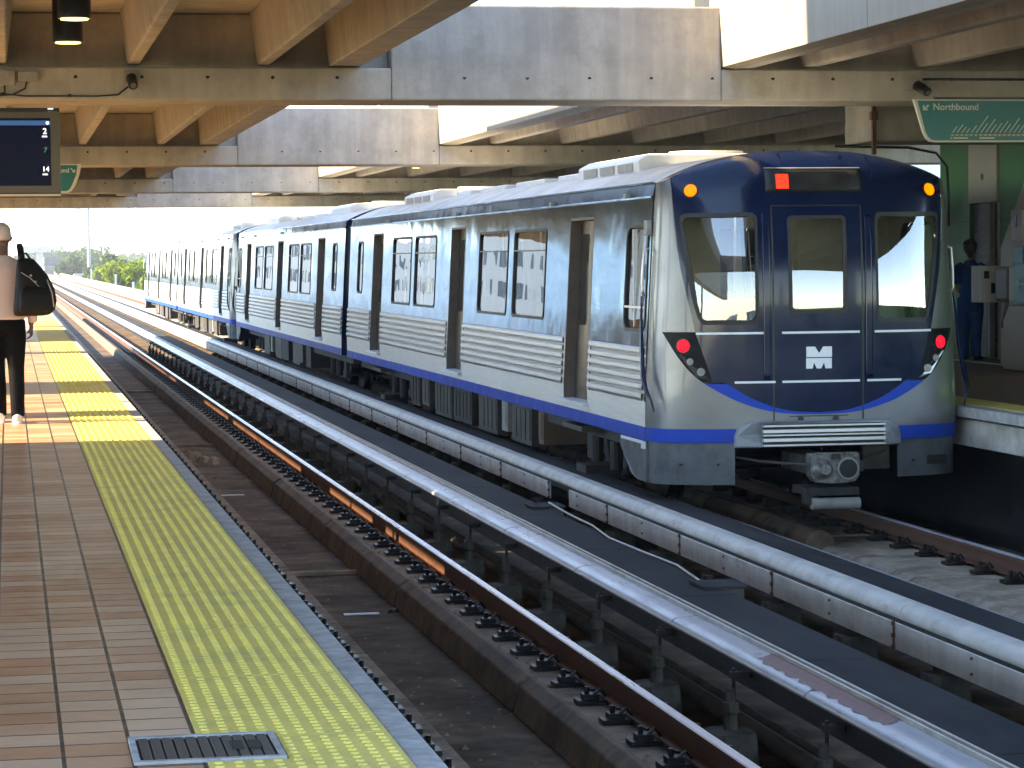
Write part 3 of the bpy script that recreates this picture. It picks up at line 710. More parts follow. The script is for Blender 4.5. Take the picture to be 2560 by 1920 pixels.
MB().prism([(yb,0.02),(yb,1.60),(yb-.93,2.58),(yb-1.9,3.5),(yb-4.2,3.5),(yb-4.2,.02)],'x',XW-.25,XW-.02).build('slanted_wall',M['beige'],t,bevel=.01)
t=thing('stair_side_wall','white slanted wall tip seen left of the person in blue','wall',(XW-.2,36.3,0))
MB().prism([(37.0,0.02),(37.0,2.15),(36.8,2.05),(36.35,1.55),(36.35,.02)],'x',XW-.12,XW-.02).build('slanted_wall',M['beige'],t)
t=thing('info_board','small teal notice left of the person in blue','notice',(XW-.15,36.2,1.4))
MB().box(XW-.16,XW-.13,36.0,36.45,1.30,1.60).build('notice_face',M['teal'],t)
t=thing('wall_box','white wall box with a dark slot on the slanted wall','wall box',(XW-.3,33.0,2))
MB().box(XW-.32,XW-.252,32.80,33.17,1.70,2.11).build('box_body',M['bldwhite'],t,bevel=.01); MB().box(XW-.328,XW-.321,32.95,33.05,1.88,2.04).build('slot',M['black'],t)
t=thing('info_board','teal notice below the white wall box','notice',(XW-.3,32.9,1.5))
MB().box(XW-.28,XW-.252,32.84,33.20,1.40,1.62).build('notice_face',M['teal'],t)
t=thing('intercom','white intercom box with two dark slots beside a brown cover','intercom',(XW-.4,33.7,1.2))
MB().box(XW-.60,XW-.26,33.55,33.60,.88,1.37).box(XW-.60,XW-.26,33.605,33.9,.88,1.37).build('box_body',M['bldwhite'],t,bevel=.01)
b=MB(); b.box(XW-.55,XW-.48,33.541,33.549,1.20,1.30).box(XW-.45,XW-.39,33.541,33.549,1.0,1.14); b.build('slots',M['black'],t)
t=thing('pay_phone','brown hood on a curved arm next to the intercom','phone hood',(XW-.5,33,1.1))
b=MB(); b.box(XW-.58,XW-.27,32.62,33.10,.90,1.36); b.build('hood',mat('brown_hood',(.16,.135,.11),.5),t,bevel=.05)
MB().tube([(XW-.45,33.0,.90),(XW-.45,33.05,.74),(XW-.42,33.2,.57)],.035).build('arm',M['camgrey'],t,smooth=True)
t=thing('ticket_kiosk','pale kiosk with a teal arrow sign at the right frame edge','kiosk',(XW-.5,32,0))
MB().prism([(32.75,.02),(32.75,.65),(32.55,.86),(31.0,.86),(31.0,.02)],'x',XW-.6,XW-.27).build('kiosk_base',M['beige'],t,bevel=.02)
MB().box(XW-.62,XW-.27,31.6,32.5,.90,1.38).build('kiosk_head',M['bldwhite'],t,bevel=.03)
MB().box(XW-.65,XW-.622,31.5,32.22,.90,1.38).build('arrow_sign',M['teal'],t)
b=MB(); xx=XW-.655
b.box(xx-.004,xx,31.86,32.12,1.125,1.155); b.add([(xx-.004,32.16,1.14),(xx-.004,32.06,1.22),(xx-.004,32.02,1.20),(xx-.004,32.09,1.14)],[(0,1,2,3)]); b.add([(xx-.004,32.16,1.14),(xx-.004,32.06,1.06),(xx-.004,32.02,1.08),(xx-.004,32.09,1.14)],[(0,1,2,3)]); b.build('arrow',M['signtext'],t)
t=thing('roof_sun_blocker','unseen box added on the left roof to block sun from the kiosk','duct',(3,35,4.2))  # added box, keeps a sun patch off the kiosk
MB().box(2.4,3.4,31.2,41,4.25,5.62).build('roof_blocker_body',M['roofp'],t)
# white building seen through the gap at right
t=thing('white_building','bright white apartment block seen in the gap above the train at right','building',(50,130,-9))
b=MB(); b.box(33,75,130,150,-9,13); b.build('wall',M['bldwhite'],t)
b=MB()
for fx in range(12):
    for fz in range(6):
        b.box(35+fx*3.3,36.9+fx*3.3,129.93,129.99,-6+fz*3.1,-4.4+fz*3.1)
for kx in range(12):
    pass
tag(b.build('window',M['bldwin'],t),kind='stuff')
b=MB()
for fz in range(6): b.box(33.5,74,128.6,129.9,-7.2+fz*3.1,-6.5+fz*3.1)
b.build('balcony',M['bldwhite'],t)
# left side: out of frame but lights and mirrors
t=thing('hall_sun_blocker','unseen concrete mass added left of the platform to shade the near bays','building',(-4.5,-20,0))  # added mass, shaped to keep sun off the near bays
MB().box(-11,-7.6,-90,23.4,3.7,14).box(-11,-7.6,23.41,24.8,8.5,14).box(-8.4,-7.6,22.4,23.4,0,3.69).box(-8.4,-7.6,8,9,0,3.69).box(-8.4,-7.6,-8,-7,0,3.69).build('blocker_mass',M['conc'],t)
t=thing('windbreak','concrete windbreak panel with posts at the outer edge of the left platform','windbreak',(-5,34,0))
b=MB(); b.box(-5.2,-5.0,31.6,34.8,0,3.5).box(-5.2,-5.0,52,61,0,3.5).box(-5.2,-5.08,24,84,0,1.0)
b.build('panel',M['conc'],t)
b=MB()
for yy in (26.3,29.6,40.7,42.9,47.0,50.2,65,70,75): b.box(-5.15,-5.03,yy,yy+.13,0,3.5)
b.build('post',M['conc'],t)
for (x,y,w_,d,h,lab) in ((-75,170,30,20,13,'white office block far left of the tracks mirrored in the train windows'),(-58,265,26,24,17,'tall white block behind the office block'),(-48,360,30,20,9,'low white block farthest left')):
    t=thing('white_building',lab,'building',(x,y,-9),'white buildings left of the tracks')
    MB().box(x,x+w_,y,y+d,-9,h).build('wall',M['bldwhite'],t)
    b=MB()
    for i in range(int(w_/3)):
        for j in range(int((h+9)/3.2)):
            b.box(x+1+i*3,x+2.4+i*3,y-.06,y-.01,-7.5+j*3.2,-5.9+j*3.2)
    for i in range(int(d/3)):
        for j in range(int((h+9)/3.2)):
            b.box(x+w_+.01,x+w_+.06,y+1+i*3,y+2.4+i*3,-7.5+j*3.2,-5.9+j*3.2)
    tag(b.build('window',M['bldwin'],t),kind='stuff')
t=thing('boundary_wall','long grey-brown wall left of the guideway mirrored in the train','wall',(-14,90,-9))
MB().box(-14.5,-14,60,420,-9,-.2).build('wall_panel',M['conc'],t)

# ------------------------------------------------------------------ train
XT=7.79
def W(z):
    if z<=.1: return 1.60
    if z<=2.12: return 1.60-.11*(z-.1)/2.02
    return 1.49-.025*(z-2.12)/.15
def zr(x): return 2.58-.31*min(1,abs(x)/1.465)**2.6
def ztop(x):
    x=abs(x)
    if x<=1.465: return zr(x)
    if x<=1.49: return 2.12+(1.49-x)/.025*.15
    return .1+(1.60-x)/.11*2.02
def noseyS(s,x,z):
    s=min(1,max(0,s)); y=-12.1+.62*(1-(1-s**2.6)**(1/2.6))
    k=1-s**4
    if z>1: y+=.12*((z-1)/1.3)**2*k
    d=ztop(x)-z
    if d<.30: y+=.30*(1-sqrt(max(0,1-((.30-max(0,d))/.30)**2)))*k
    return y
def nosep(x,z): return Vector((x,noseyS(abs(x)/W(z),x,z),z))
def nose(x,z,off=0):
    p=nosep(x,z)
    if off:
        e=.004; a=(nosep(x+e,z)-nosep(x-e,z)); b=(nosep(x,min(z+e,ztop(x)))-nosep(x,z-e)); n=a.cross(b)
        if n.length>0:
            n.normalize(); 
            if n.y>0: n=-n
            p=p+n*off
    return tuple(p)
def nose_edge(t,z,off=0):     # outermost strip, t 0..1 from x=1.49 round to the side
    s0=1.47/W(z); s0=min(s0,.995); s=1-(1-s0)*(1-t)**2
    x=s*W(z)*(1+off/1.6); y=noseyS(s,min(1.47,x),z)-off*(1-t); return (x,y,z)
def interp(pts):
    def g(x):
        x=abs(x)
        if x<=pts[0][0]: return pts[0][1]
        for (a,b),(c,d) in zip(pts,pts[1:]):
            if x<=c:
                return b+(d-b)*(x-a)/(c-a) if c>a else d
        return pts[-1][1]
    return g
def smooth_pts(pts,n=6):
    out=[]
    for i in range(len(pts)-1):
        p0=pts[max(0,i-1)]; p1=pts[i]; p2=pts[i+1]; p3=pts[min(len(pts)-1,i+2)]
        for k in range(n):
            t=k/n; x=p1[0]+(p2[0]-p1[0])*t
            m1=(p2[1]-p0[1])/(p2[0]-p0[0]) if p2[0]!=p0[0] else 0; m2=(p3[1]-p1[1])/(p3[0]-p1[0]) if p3[0]!=p1[0] else 0
            h=p2[0]-p1[0]; z=(2*t**3-3*t**2+1)*p1[1]+(t**3-2*t**2+t)*h*m1+(-2*t**3+3*t**2)*p2[1]+(t**3-t**2)*h*m2
            out.append((x,z))
    out.append(pts[-1]); return out
z_o=interp(smooth_pts([(0,-.02),(.25,-.012),(.45,.01),(.65,.06),(.85,.135),(1.12,.29),(1.25,.40),(1.375,.57),(1.49,.80)]))
z_d=interp(smooth_pts([(0,.0),(.25,.015),(.45,.06),(.68,.15),(.87,.265),(.93,.305)]))
z_e=interp([(1.21,.80),(1.27,1.10),(1.33,1.41),(1.355,1.64),(1.372,1.95),(1.385,2.28),(1.39,2.33)])
def rnd(u,u0,u1,r):   # height lost near the ends of [u0,u1] for corner radius r
    d=min(u-u0,u1-u)
    return 0 if d>=r else r-sqrt(max(0,r*r-(r-d)**2))
def cw_t(x): return 1.93-rnd(x,-.30,.30,.05)
def cw_b(x): return .97+rnd(x,-.30,.30,.05)
def sw_t(x): return 1.96-rnd(x,.60,1.325,.07)
def sw_b(x):
    b=.87+rnd(x,.60,2.0,.07)
    if x>1.12:
        # rounded bottom corner then slanted outer edge
        t=(x-1.12)/.205; b=max(b,.87+ (t**2.2)*1.02)
    return min(b,sw_t(x)-.0)
def xs(a,b,n): return [a+(b-a)*i/n for i in range(n+1)]
def dense(a,b,r,n=10):
    out=[a+r*(1-cos(pi/2*i/5)) for i in range(6)]+[a+r+(b-a-2*r)*i/n for i in range(1,n)]+[b-r*(1-cos(pi/2*(5-i)/5)) for i in range(6)]
    return out
def build_nose(t):
    A=MB()
    # mask (dark blue), right half then mirrored
    A.band(nose,dense(0,.30,.05,4)[5:] if 0 else [0,.08,.16,.22,.25,.27,.285,.294,.2985,.30],0,z_d,cw_b,0,6)
    A.band(nose,[0,.08,.16,.22,.25,.27,.285,.294,.2985,.30],0,cw_t,ztop,0,14)
    A.band(nose,.30,.60,z_d,ztop,5,26)
    lowm=lambda x: z_d(x) if x<=.93 else max(.305,z_o(x)) if x<1.13 else z_o(x)
    X1=[.60,.605,.615,.63,.65,.67,.72,.78,.85,.93,.9301,1.0,1.06,1.10,1.12,1.13,1.15,1.18,1.21]
    A.band(nose,X1,0,lowm,sw_b,0,8)
    X2=X1+[1.23,1.255,1.27,1.285,1.30,1.31,1.318,1.323,1.325]
    A.band(nose,X2,0,sw_t,ztop,0,14)
    X3=[1.21,1.23,1.255,1.27,1.285,1.30,1.31,1.318,1.323,1.325]
    A.band(nose,X3,0,z_e,sw_b,0,6)
    A.band(nose,[1.325,1.34,1.355,1.37,1.38,1.385],0,z_e,ztop,0,18)
    for sx in (-1,1):
        hs=MB(); hs.band(lambda x,z,o:nose(sx*x,z,o),[1.05,1.1,1.15,1.21,1.25,1.29,1.33,1.37,1.41,1.45,1.49],0,lambda x:max(z_o(x),.31),lambda x:.80 if x>1.21 else .31+(x-1.05)/.16*.49,0,6,off=.003,flip=sx<0); hs.build('lamp_housing',M['housing'],t,world=False)
    # roof cap
    def cap(x,v,off=0):
        p=nosep(x,ztop(x)); return (x,p.y+(-11.40-p.y)*v,p.z)
    A.band(cap,xs(0,1.385,16),0,0,1,0,4)
    A.mirror_x(); A.build('front_mask',M['navy'],t,smooth=True,world=False)
    S=MB()
    S.band(nose,xs(0,1.0,14)+[1.06,1.13,1.2,1.27,1.34,1.41,1.45,1.49],0,-.15,z_o,0,6)
    S.band(nose,[1.21,1.27,1.30,1.33,1.355,1.37,1.385],0,.80,z_e,0,12)
    S.band(nose,[1.385,1.41,1.44,1.465,1.47],0,.80,ztop,0,20)
    S.band(nose,[1.47,1.48,1.489],0,.80,1.9,0,10) if 0 else None
    S.band(nose_edge,xs(0,1,8),0,-.15,lambda u:2.268,0,26)
    def cap2(x,v,off=0):
        p=nosep(x,ztop(x)); return (x,p.y+(-11.40-p.y)*v,p.z)
    S.band(cap2,[1.385,1.41,1.44,1.465],0,0,1,0,3)
    S.band(lambda u,v,o=0:(1.465-.0*u,-11.48+.08*u,2.0+.27*v),0,1,0,1,1,1)
    S.mirror_x(); S.build('nose_shell',M['silver'],t,smooth=True,world=False)
    Bm=MB(); Bm.band(nose,xs(0,.93,16),0,z_o,z_d,0,3,off=.002); Bm.band(nose,[.93,.98,1.03,1.08,1.12,1.14],0,z_o,lambda x:max(z_o(x),.292),0,2,off=.002)
    Bm.mirror_x(); Bm.build('blue_crescent',M['blue'],t,smooth=True,world=False)
    
    for sx in (-1,1):
        Bm=MB(); Bm.band(nose,xs(.83,1.47,10),0,-.285,-.15,0,2); Bm.band(nose_edge,xs(0,1,8),0,-.285,-.15,0,2)
        if sx<0: Bm.v=[(-x,y,z) for x,y,z in Bm.v]; Bm.f=[f_[::-1] for f_ in Bm.f]
        Bm.build('blue_stripe',M['blue'],t,smooth=True,world=False)
    # panel seams around the front door
    Bm=MB()
    for xx in (-.455,.455): Bm.band(nose,xx-.008,xx+.008,-.14,2.02,2,40,off=.003)
    Bm.band(nose,-.455,.455,2.02,2.032,20,1,off=.003); Bm.band(nose,-.30,.30,-.04,-.03,14,1,off=.0035)
    Bm.build('door_seam',M['black'],t,smooth=True,world=False)
    Bm=MB()
    for sx in (-1,1):
        Bm=MB(); Bm.band(nose,sx*.52-.035,sx*.52+.035,.32,1.95,6,30,off=.018); Bm.build('door_pillar',M['navy'],t,smooth=True,world=False,solid=.015)
    # white bars
    for (a,b,z) in ((-1.20,-.50,.785),(-.37,.42,.785),(.58,1.20,.785),(-.84,-.44,.305),(-.37,.42,.305),(.50,.86,.305)):
        Bm=MB(); Bm.band(nose,a,b,z-.011,z+.011,12,1,off=.012); Bm.build('white_bar',M['whitebar'],t,world=False,solid=.01)
    # glazing
    def pane(name,lo,hi,X):
        g=MB(); g.band(nose,X,0,lo,hi,0,6,off=-.012); g.build(name,M['glassfront'],t,smooth=True,world=False)
    pane('front_door_window',cw_b,cw_t,[-.30,-.2985,-.294,-.285,-.27,-.25,-.15,-.05,.05,.15,.25,.27,.285,.294,.2985,.30])
    Xw=[.60,.605,.615,.63,.65,.67,.72,.78,.85,.93,1.0,1.06,1.12,1.15,1.18,1.21,1.24,1.27,1.285,1.30,1.31,1.318,1.323,1.325]
    for sx in (1,-1):
        g=MB(); g.band(lambda x,z,o:nose(sx*x,z,o),Xw,0,sw_b,sw_t,0,6,off=-.012,flip=sx<0); g.build('windscreen',M['glassfront'],t,smooth=True,world=False)
        # black rubber frame
        fr=MB(); loop=[(x,sw_b(x)) for x in Xw]+[(x,sw_t(x)) for x in Xw[::-1]]
        cx,cz=.96,1.43
        def ring(fr,loop,cx,cz,wd,offo,sx=1,inn=.045):
            n=len(loop); vs=[]
            for (x,z) in loop:
                vs.append(nose(sx*x,z,offo))
            for (x,z) in loop:
                dx,dz=cx-x,cz-z; l=sqrt(dx*dx+dz*dz); vs.append(nose(sx*(x+dx/l*wd),z+dz/l*wd,offo))
            fr.add(vs,[(i,(i+1)%n,n+(i+1)%n,n+i) for i in range(n)])
        ring(fr,loop,cx,cz,.045,.006,sx); fr.build('windscreen_frame',M['blackrub'],t,world=False,solid=.02)
    fr=MB(); Xc=[-.30,-.2985,-.294,-.285,-.27,-.25,-.1,.1,.25,.27,.285,.294,.2985,.30]; loop=[(x,cw_b(x)) for x in Xc]+[(x,cw_t(x)) for x in Xc[::-1]]
    n=len(loop); vs=[nose(x,z,.006) for x,z in loop]+[nose(x*.87,1.45+(z-1.45)*.93,.006) for x,z in loop]; fr.add(vs,[(i,(i+1)%n,n+(i+1)%n,n+i) for i in range(n)])
    fr.build('door_window_frame',M['blackrub'],t,world=False,solid=.02)
    # destination sign
    d=MB(); d.band(nose,-.50,.48,2.155,2.385,20,4,off=.006); dd=d.build('destination_sign',M['blackrub'],t,smooth=True,world=False,solid=.01)
    d=MB(); d.band(nose,-.43,.34,2.185,2.355,16,3,off=.012); d.build('sign_glass',M['black'],dd,smooth=True,world=False)
    d=MB()
    for k in range(3):
        z0=2.192+k*.047; d.band(nose,-.395,-.27,z0,z0+.044,4,1,off=.018)
    d.build('red_led_block',M['redled'],dd,world=False)
    d=MB(); d.band(nose,-.50,.48,2.388,2.397,20,1,off=.010); d.build('sign_trim',M['camgrey'],dd,world=False)
    # emblem
    e=MB(); s=1.0
    def ep(px_,pz): return nose(px_-.13,.43+pz,.012)
    up=[(0,.112),(0,.215),(.088,.215),(.13,.15),(.172,.215),(.26,.215),(.26,.112)]
    e.add([ep(*p) for p in up],[(0,1,2,3),(0,3,6),(3,4,5,6)])
    lo_=[[(0,0),(.065,0),(.078,.06),(.085,.102),(0,.102)],[(.085,.102),(.078,.06),(.108,0),(.152,0),(.182,.06),(.175,.102)],[(.175,.102),(.182,.06),(.195,0),(.26,0),(.26,.102)]]
    for poly in lo_: e.add([ep(*p) for p in poly],[tuple(range(len(poly)))])
    e.build('emblem',M['whitebar'],t,world=False,solid=.006)
    # lamps
    def lamp(name,x,z,r,m,bez=True):
        p=Vector(nose(x,z,0)); q=Vector(nose(x,z,.1)); n_=(q-p).normalized()
        b=MB(); b.cyl(p-n_*.01,p+n_*.012,r*1.22,n=24); o_=b.build(name+'_bezel',M['blackrub'],t,world=False,auto=40)
        b=MB(); b.cyl(p+n_*.012,p+n_*.025,r,r*.9,n=24); b.cyl(p+n_*.025,p+n_*.034,r*.9,r*.5,n=24); b.build(name,m,t,world=False,auto=50)
    for sx in (-1,1):
        lamp('marker_lamp',sx*1.22,2.18,.062,M['amber']); lamp('tail_lamp',sx*1.315,.665,.062,M['red'])
    # headlight lens clusters
    def clus(sx,m):
        b=MB(); pts=[(1.33,.575),(1.365,.585),(1.20,.36),(1.05,.315),(1.10,.35),(1.24,.50)]
        vs=[nose(sx*a,b_,.006) for a,b_ in pts]; b.add(vs,[tuple(range(6)) if sx>0 else tuple(range(6))[::-1]]); b.build('headlight_glass',m,t,world=False,solid=.004)
        p=Vector(nose(sx*1.16,.41,.006)); b=MB(); b.cyl(p,p+Vector((0,-.012,0)),.04,n=16); b.build('headlight',M['camgrey'],t,world=False)
        p=Vector(nose(sx*1.26,.51,.006)); b=MB(); b.cyl(p,p+Vector((0,-.012,0)),.035,n=16); b.build('headlight',M['lens'],t,world=False)
    clus(-1,M['black']); clus(1,M['lens'])
    # door marker dot, horn
    # anticlimber
    b=MB(); y0=-12.15
    prof=[(-.85,-.335),(-.85,-.22),(-.81,-.13),(-.72,-.085),(-.6,-.075),(.6,-.075),(.72,-.085),(.81,-.13),(.85,-.22),(.85,-.335),(.60,-.335),(.60,-.31),(-.60,-.31),(-.60,-.335)]
    vs=[]; 
    k=len(prof)
    for yy in (-12.03,-12.20,-12.24):
        sh=1 if yy>-12.22 else .985
        vs+= [(x*sh,yy+ (abs(x)/.85)**3*.13,-.2+(z+.2)*(1 if yy>-12.22 else .93)) for x,z in prof]
    fs=[]
    for j in range(2):
        for i in range(k): fs.append((j*k+i,j*k+(i+1)%k,(j+1)*k+(i+1)%k,(j+1)*k+i))
    b.add(vs,fs+[tuple(range(2*k,3*k))]); ac=b.build('anticlimber',M['skirt'] if 0 else mat('anticlimber_grey',(.30,.32,.34),.4,var=.12,scale=5,dirt=(.13,.13,.13),dscale=3,dth=(.5,.7)),t,world=False,bevel=.008)
    b=MB()
    for z0,h in ((-.125,.02),(-.185,.035),(-.215,.018),(-.27,.035),(-.315,.02)):
        b.box(-.62,.62,-12.30,-12.235,z0,z0+h)
    b.build('anticlimber_ribs',M['brushed'],ac,world=False,bevel=.004)
    b=MB(); b.box(-.61,.61,-12.262,-12.2351,-.31,-.10); b.build('anticlimber_plate',M['under'],ac,world=False)
    b=MB()
    b.cyl((-.19,-12.14,-.06),(-.19,-12.10,-.06),.025,n=10); b.build('step_stud',M['black'],t,world=False); b=MB(); b.cyl((.17,-12.14,-.06),(.17,-12.10,-.06),.025,n=10); b.build('step_stud',M['black'],t,world=False)
    # grey skirt
    for sx in (-1,1):
        b=MB(); zz=-.70
        if sx<0:
            b.band(nose,xs(.84,1.47,8),0,zz,-.29,0,2,off=-.025); b.band(nose_edge,xs(0,1,8),0,zz,-.29,0,2,off=-.025)
            b.add([(1.575,-11.48,-.29),(1.575,-10.35,-.29),(1.575,-10.35,-.40),(1.575,-10.85,-.66),(1.56,-11.0,-.70),(1.575,-11.48,-.70)],[(0,1,2,3,4,5)])
        else:
            b.band(nose,xs(.84,1.47,8),0,-.66,-.29,0,2,off=-.025); b.band(nose_edge,xs(0,1,8),0,-.66,-.29,0,2,off=-.025)
            b.add([(1.575,-11.48,-.29),(1.575,-10.35,-.29),(1.575,-10.35,-.40),(1.575,-10.85,-.62),(1.575,-11.48,-.66)],[(0,1,2,3,4)])
        if sx<0:
            b.v=[(-x,y,z) for x,y,z in b.v]; b.f=[f_[::-1] for f_ in b.f]
        sk_=b.build('skirt',M['skirt'],t,smooth=False,world=False,solid=.02)
        b=MB(); b.cyl((sx*1.0,-12.03,-.5),(sx*1.0,-11.9,-.5),.012,n=8).cyl((sx*1.35,-11.93,-.5),(sx*1.35,-11.8,-.5),.012,n=8); b.build('skirt_bolt',M['black'],sk_,world=False)
    b=MB(); b.box(1.13,1.38,-11.95,-11.88,-.55,-.46); b.build('skirt_slot',M['black'],t,world=False)
    b=MB(); b.box(-1.612,-1.58,-11.35,-10.45,-.325,-.295).box(-1.62,-1.58,-11.46,-11.36,-.37,-.30); b.build('side_step',M['whitebar'],t,world=False,bevel=.004)
    b=MB(); b.box(.55,.83,-11.80,-11.7,-.60,-.34); b.build('brake_panel',M['underbox'],t,world=False,bevel=.01)
    # coupler
    b=MB()
    vs_=[(-.24,-.37),(.24,-.37),(.245,-.40),(.245,-.58),(.20,-.645),(.05,-.66),(-.05,-.66),(-.20,-.645),(-.245,-.58),(-.245,-.40)]
    b.prism(vs_,'y',-12.62,-12.45); b.box(-.22,.22,-12.66,-12.6,-.375,-.36); b.box(-.15,.15,-12.45,-11.3,-.60,-.42)
    cpl=b.build('coupler',M['coupl'],t,world=False,bevel=.012)
    b=MB(); b.cyl((-.125,-12.64,-.515),(-.125,-12.621,-.515),.105,.11,n=26).cyl((-.125,-12.72,-.515),(-.125,-12.64,-.515),.05,.10,n=20); b.build('coupler_cone',M['coupl'],cpl,world=False,auto=40)
    b=MB(); b.cyl((.125,-12.635,-.515),(.125,-12.6205,-.515),.11,n=26); b.build('coupler_ring',M['camgrey'],cpl,world=False,auto=40)
    b=MB(); b.cyl((.125,-12.642,-.515),(.125,-12.636,-.515),.09,n=26); b.box(-.04,.04,-12.66,-12.61,-.42,-.37); b.box(.25,.29,-12.6,-12.5,-.55,-.45); b.build('coupler_socket',M['black'],cpl,world=False)
    b=MB(); b.box(-.28,.25,-12.6,-12.1,-.78,-.70).box(-.30,-.24,-12.62,-12.5,-.86,-.70); b.build('coupler_tray',M['under'],t,world=False,bevel=.01)
    b=MB(); b.cyl((-.24,-12.62,-.85),(.24,-12.62,-.85),.055,n=18); b.build('coupler_roller',M['camgrey'],t,world=False,auto=40)
    b=MB(); b.tube([(-.83,-11.9,-.43),(-.6,-12.1,-.47),(-.4,-12.3,-.48),(-.24,-12.5,-.48)],.014,n=6); b.build('air_hose',M['underbox'],t,world=False); b=MB(); b.tube([(.24,-12.5,-.48),(.45,-12.2,-.47),(.7,-12.0,-.40)],.012,n=6); b.build('air_hose',M['underbox'],t,world=False)
    # corner barriers (dark rubber guard beside the nose)
    for sx in (-1,1):
        b=MB(); pts=[(1.62,-11.45,1.15),(1.64,-11.5,.9),(1.65,-11.56,.6),(1.665,-11.66,.35),(1.655,-11.76,.22),(1.62,-11.82,.12),(1.60,-11.84,.02)]
        b.tube([(sx*x,y,z) for x,y,z in pts],[(.012,.008),(.022,.014),(.034,.022),(.036,.024),(.028,.02),(.014,.01),(.008,.006)],n=8); b.build('corner_guard',M['navy'],t,smooth=True,world=False)
        b=MB(); b.tube([(sx*1.545,-11.47,1.62),(sx*1.60,-11.47,1.60),(sx*1.615,-11.47,1.4),(sx*1.62,-11.47,1.2),(sx*1.60,-11.46,1.15)],.014,n=8); b.build('grab_rail',M['brushed'],t,smooth=True,world=False)
    # rear-facing camera pods on roof corner
    b=MB(); b.box(-1.56,-1.50,-11.42,-11.30,1.75,1.90); b.build('side_camera',M['camgrey'],t,world=False,bevel=.01)

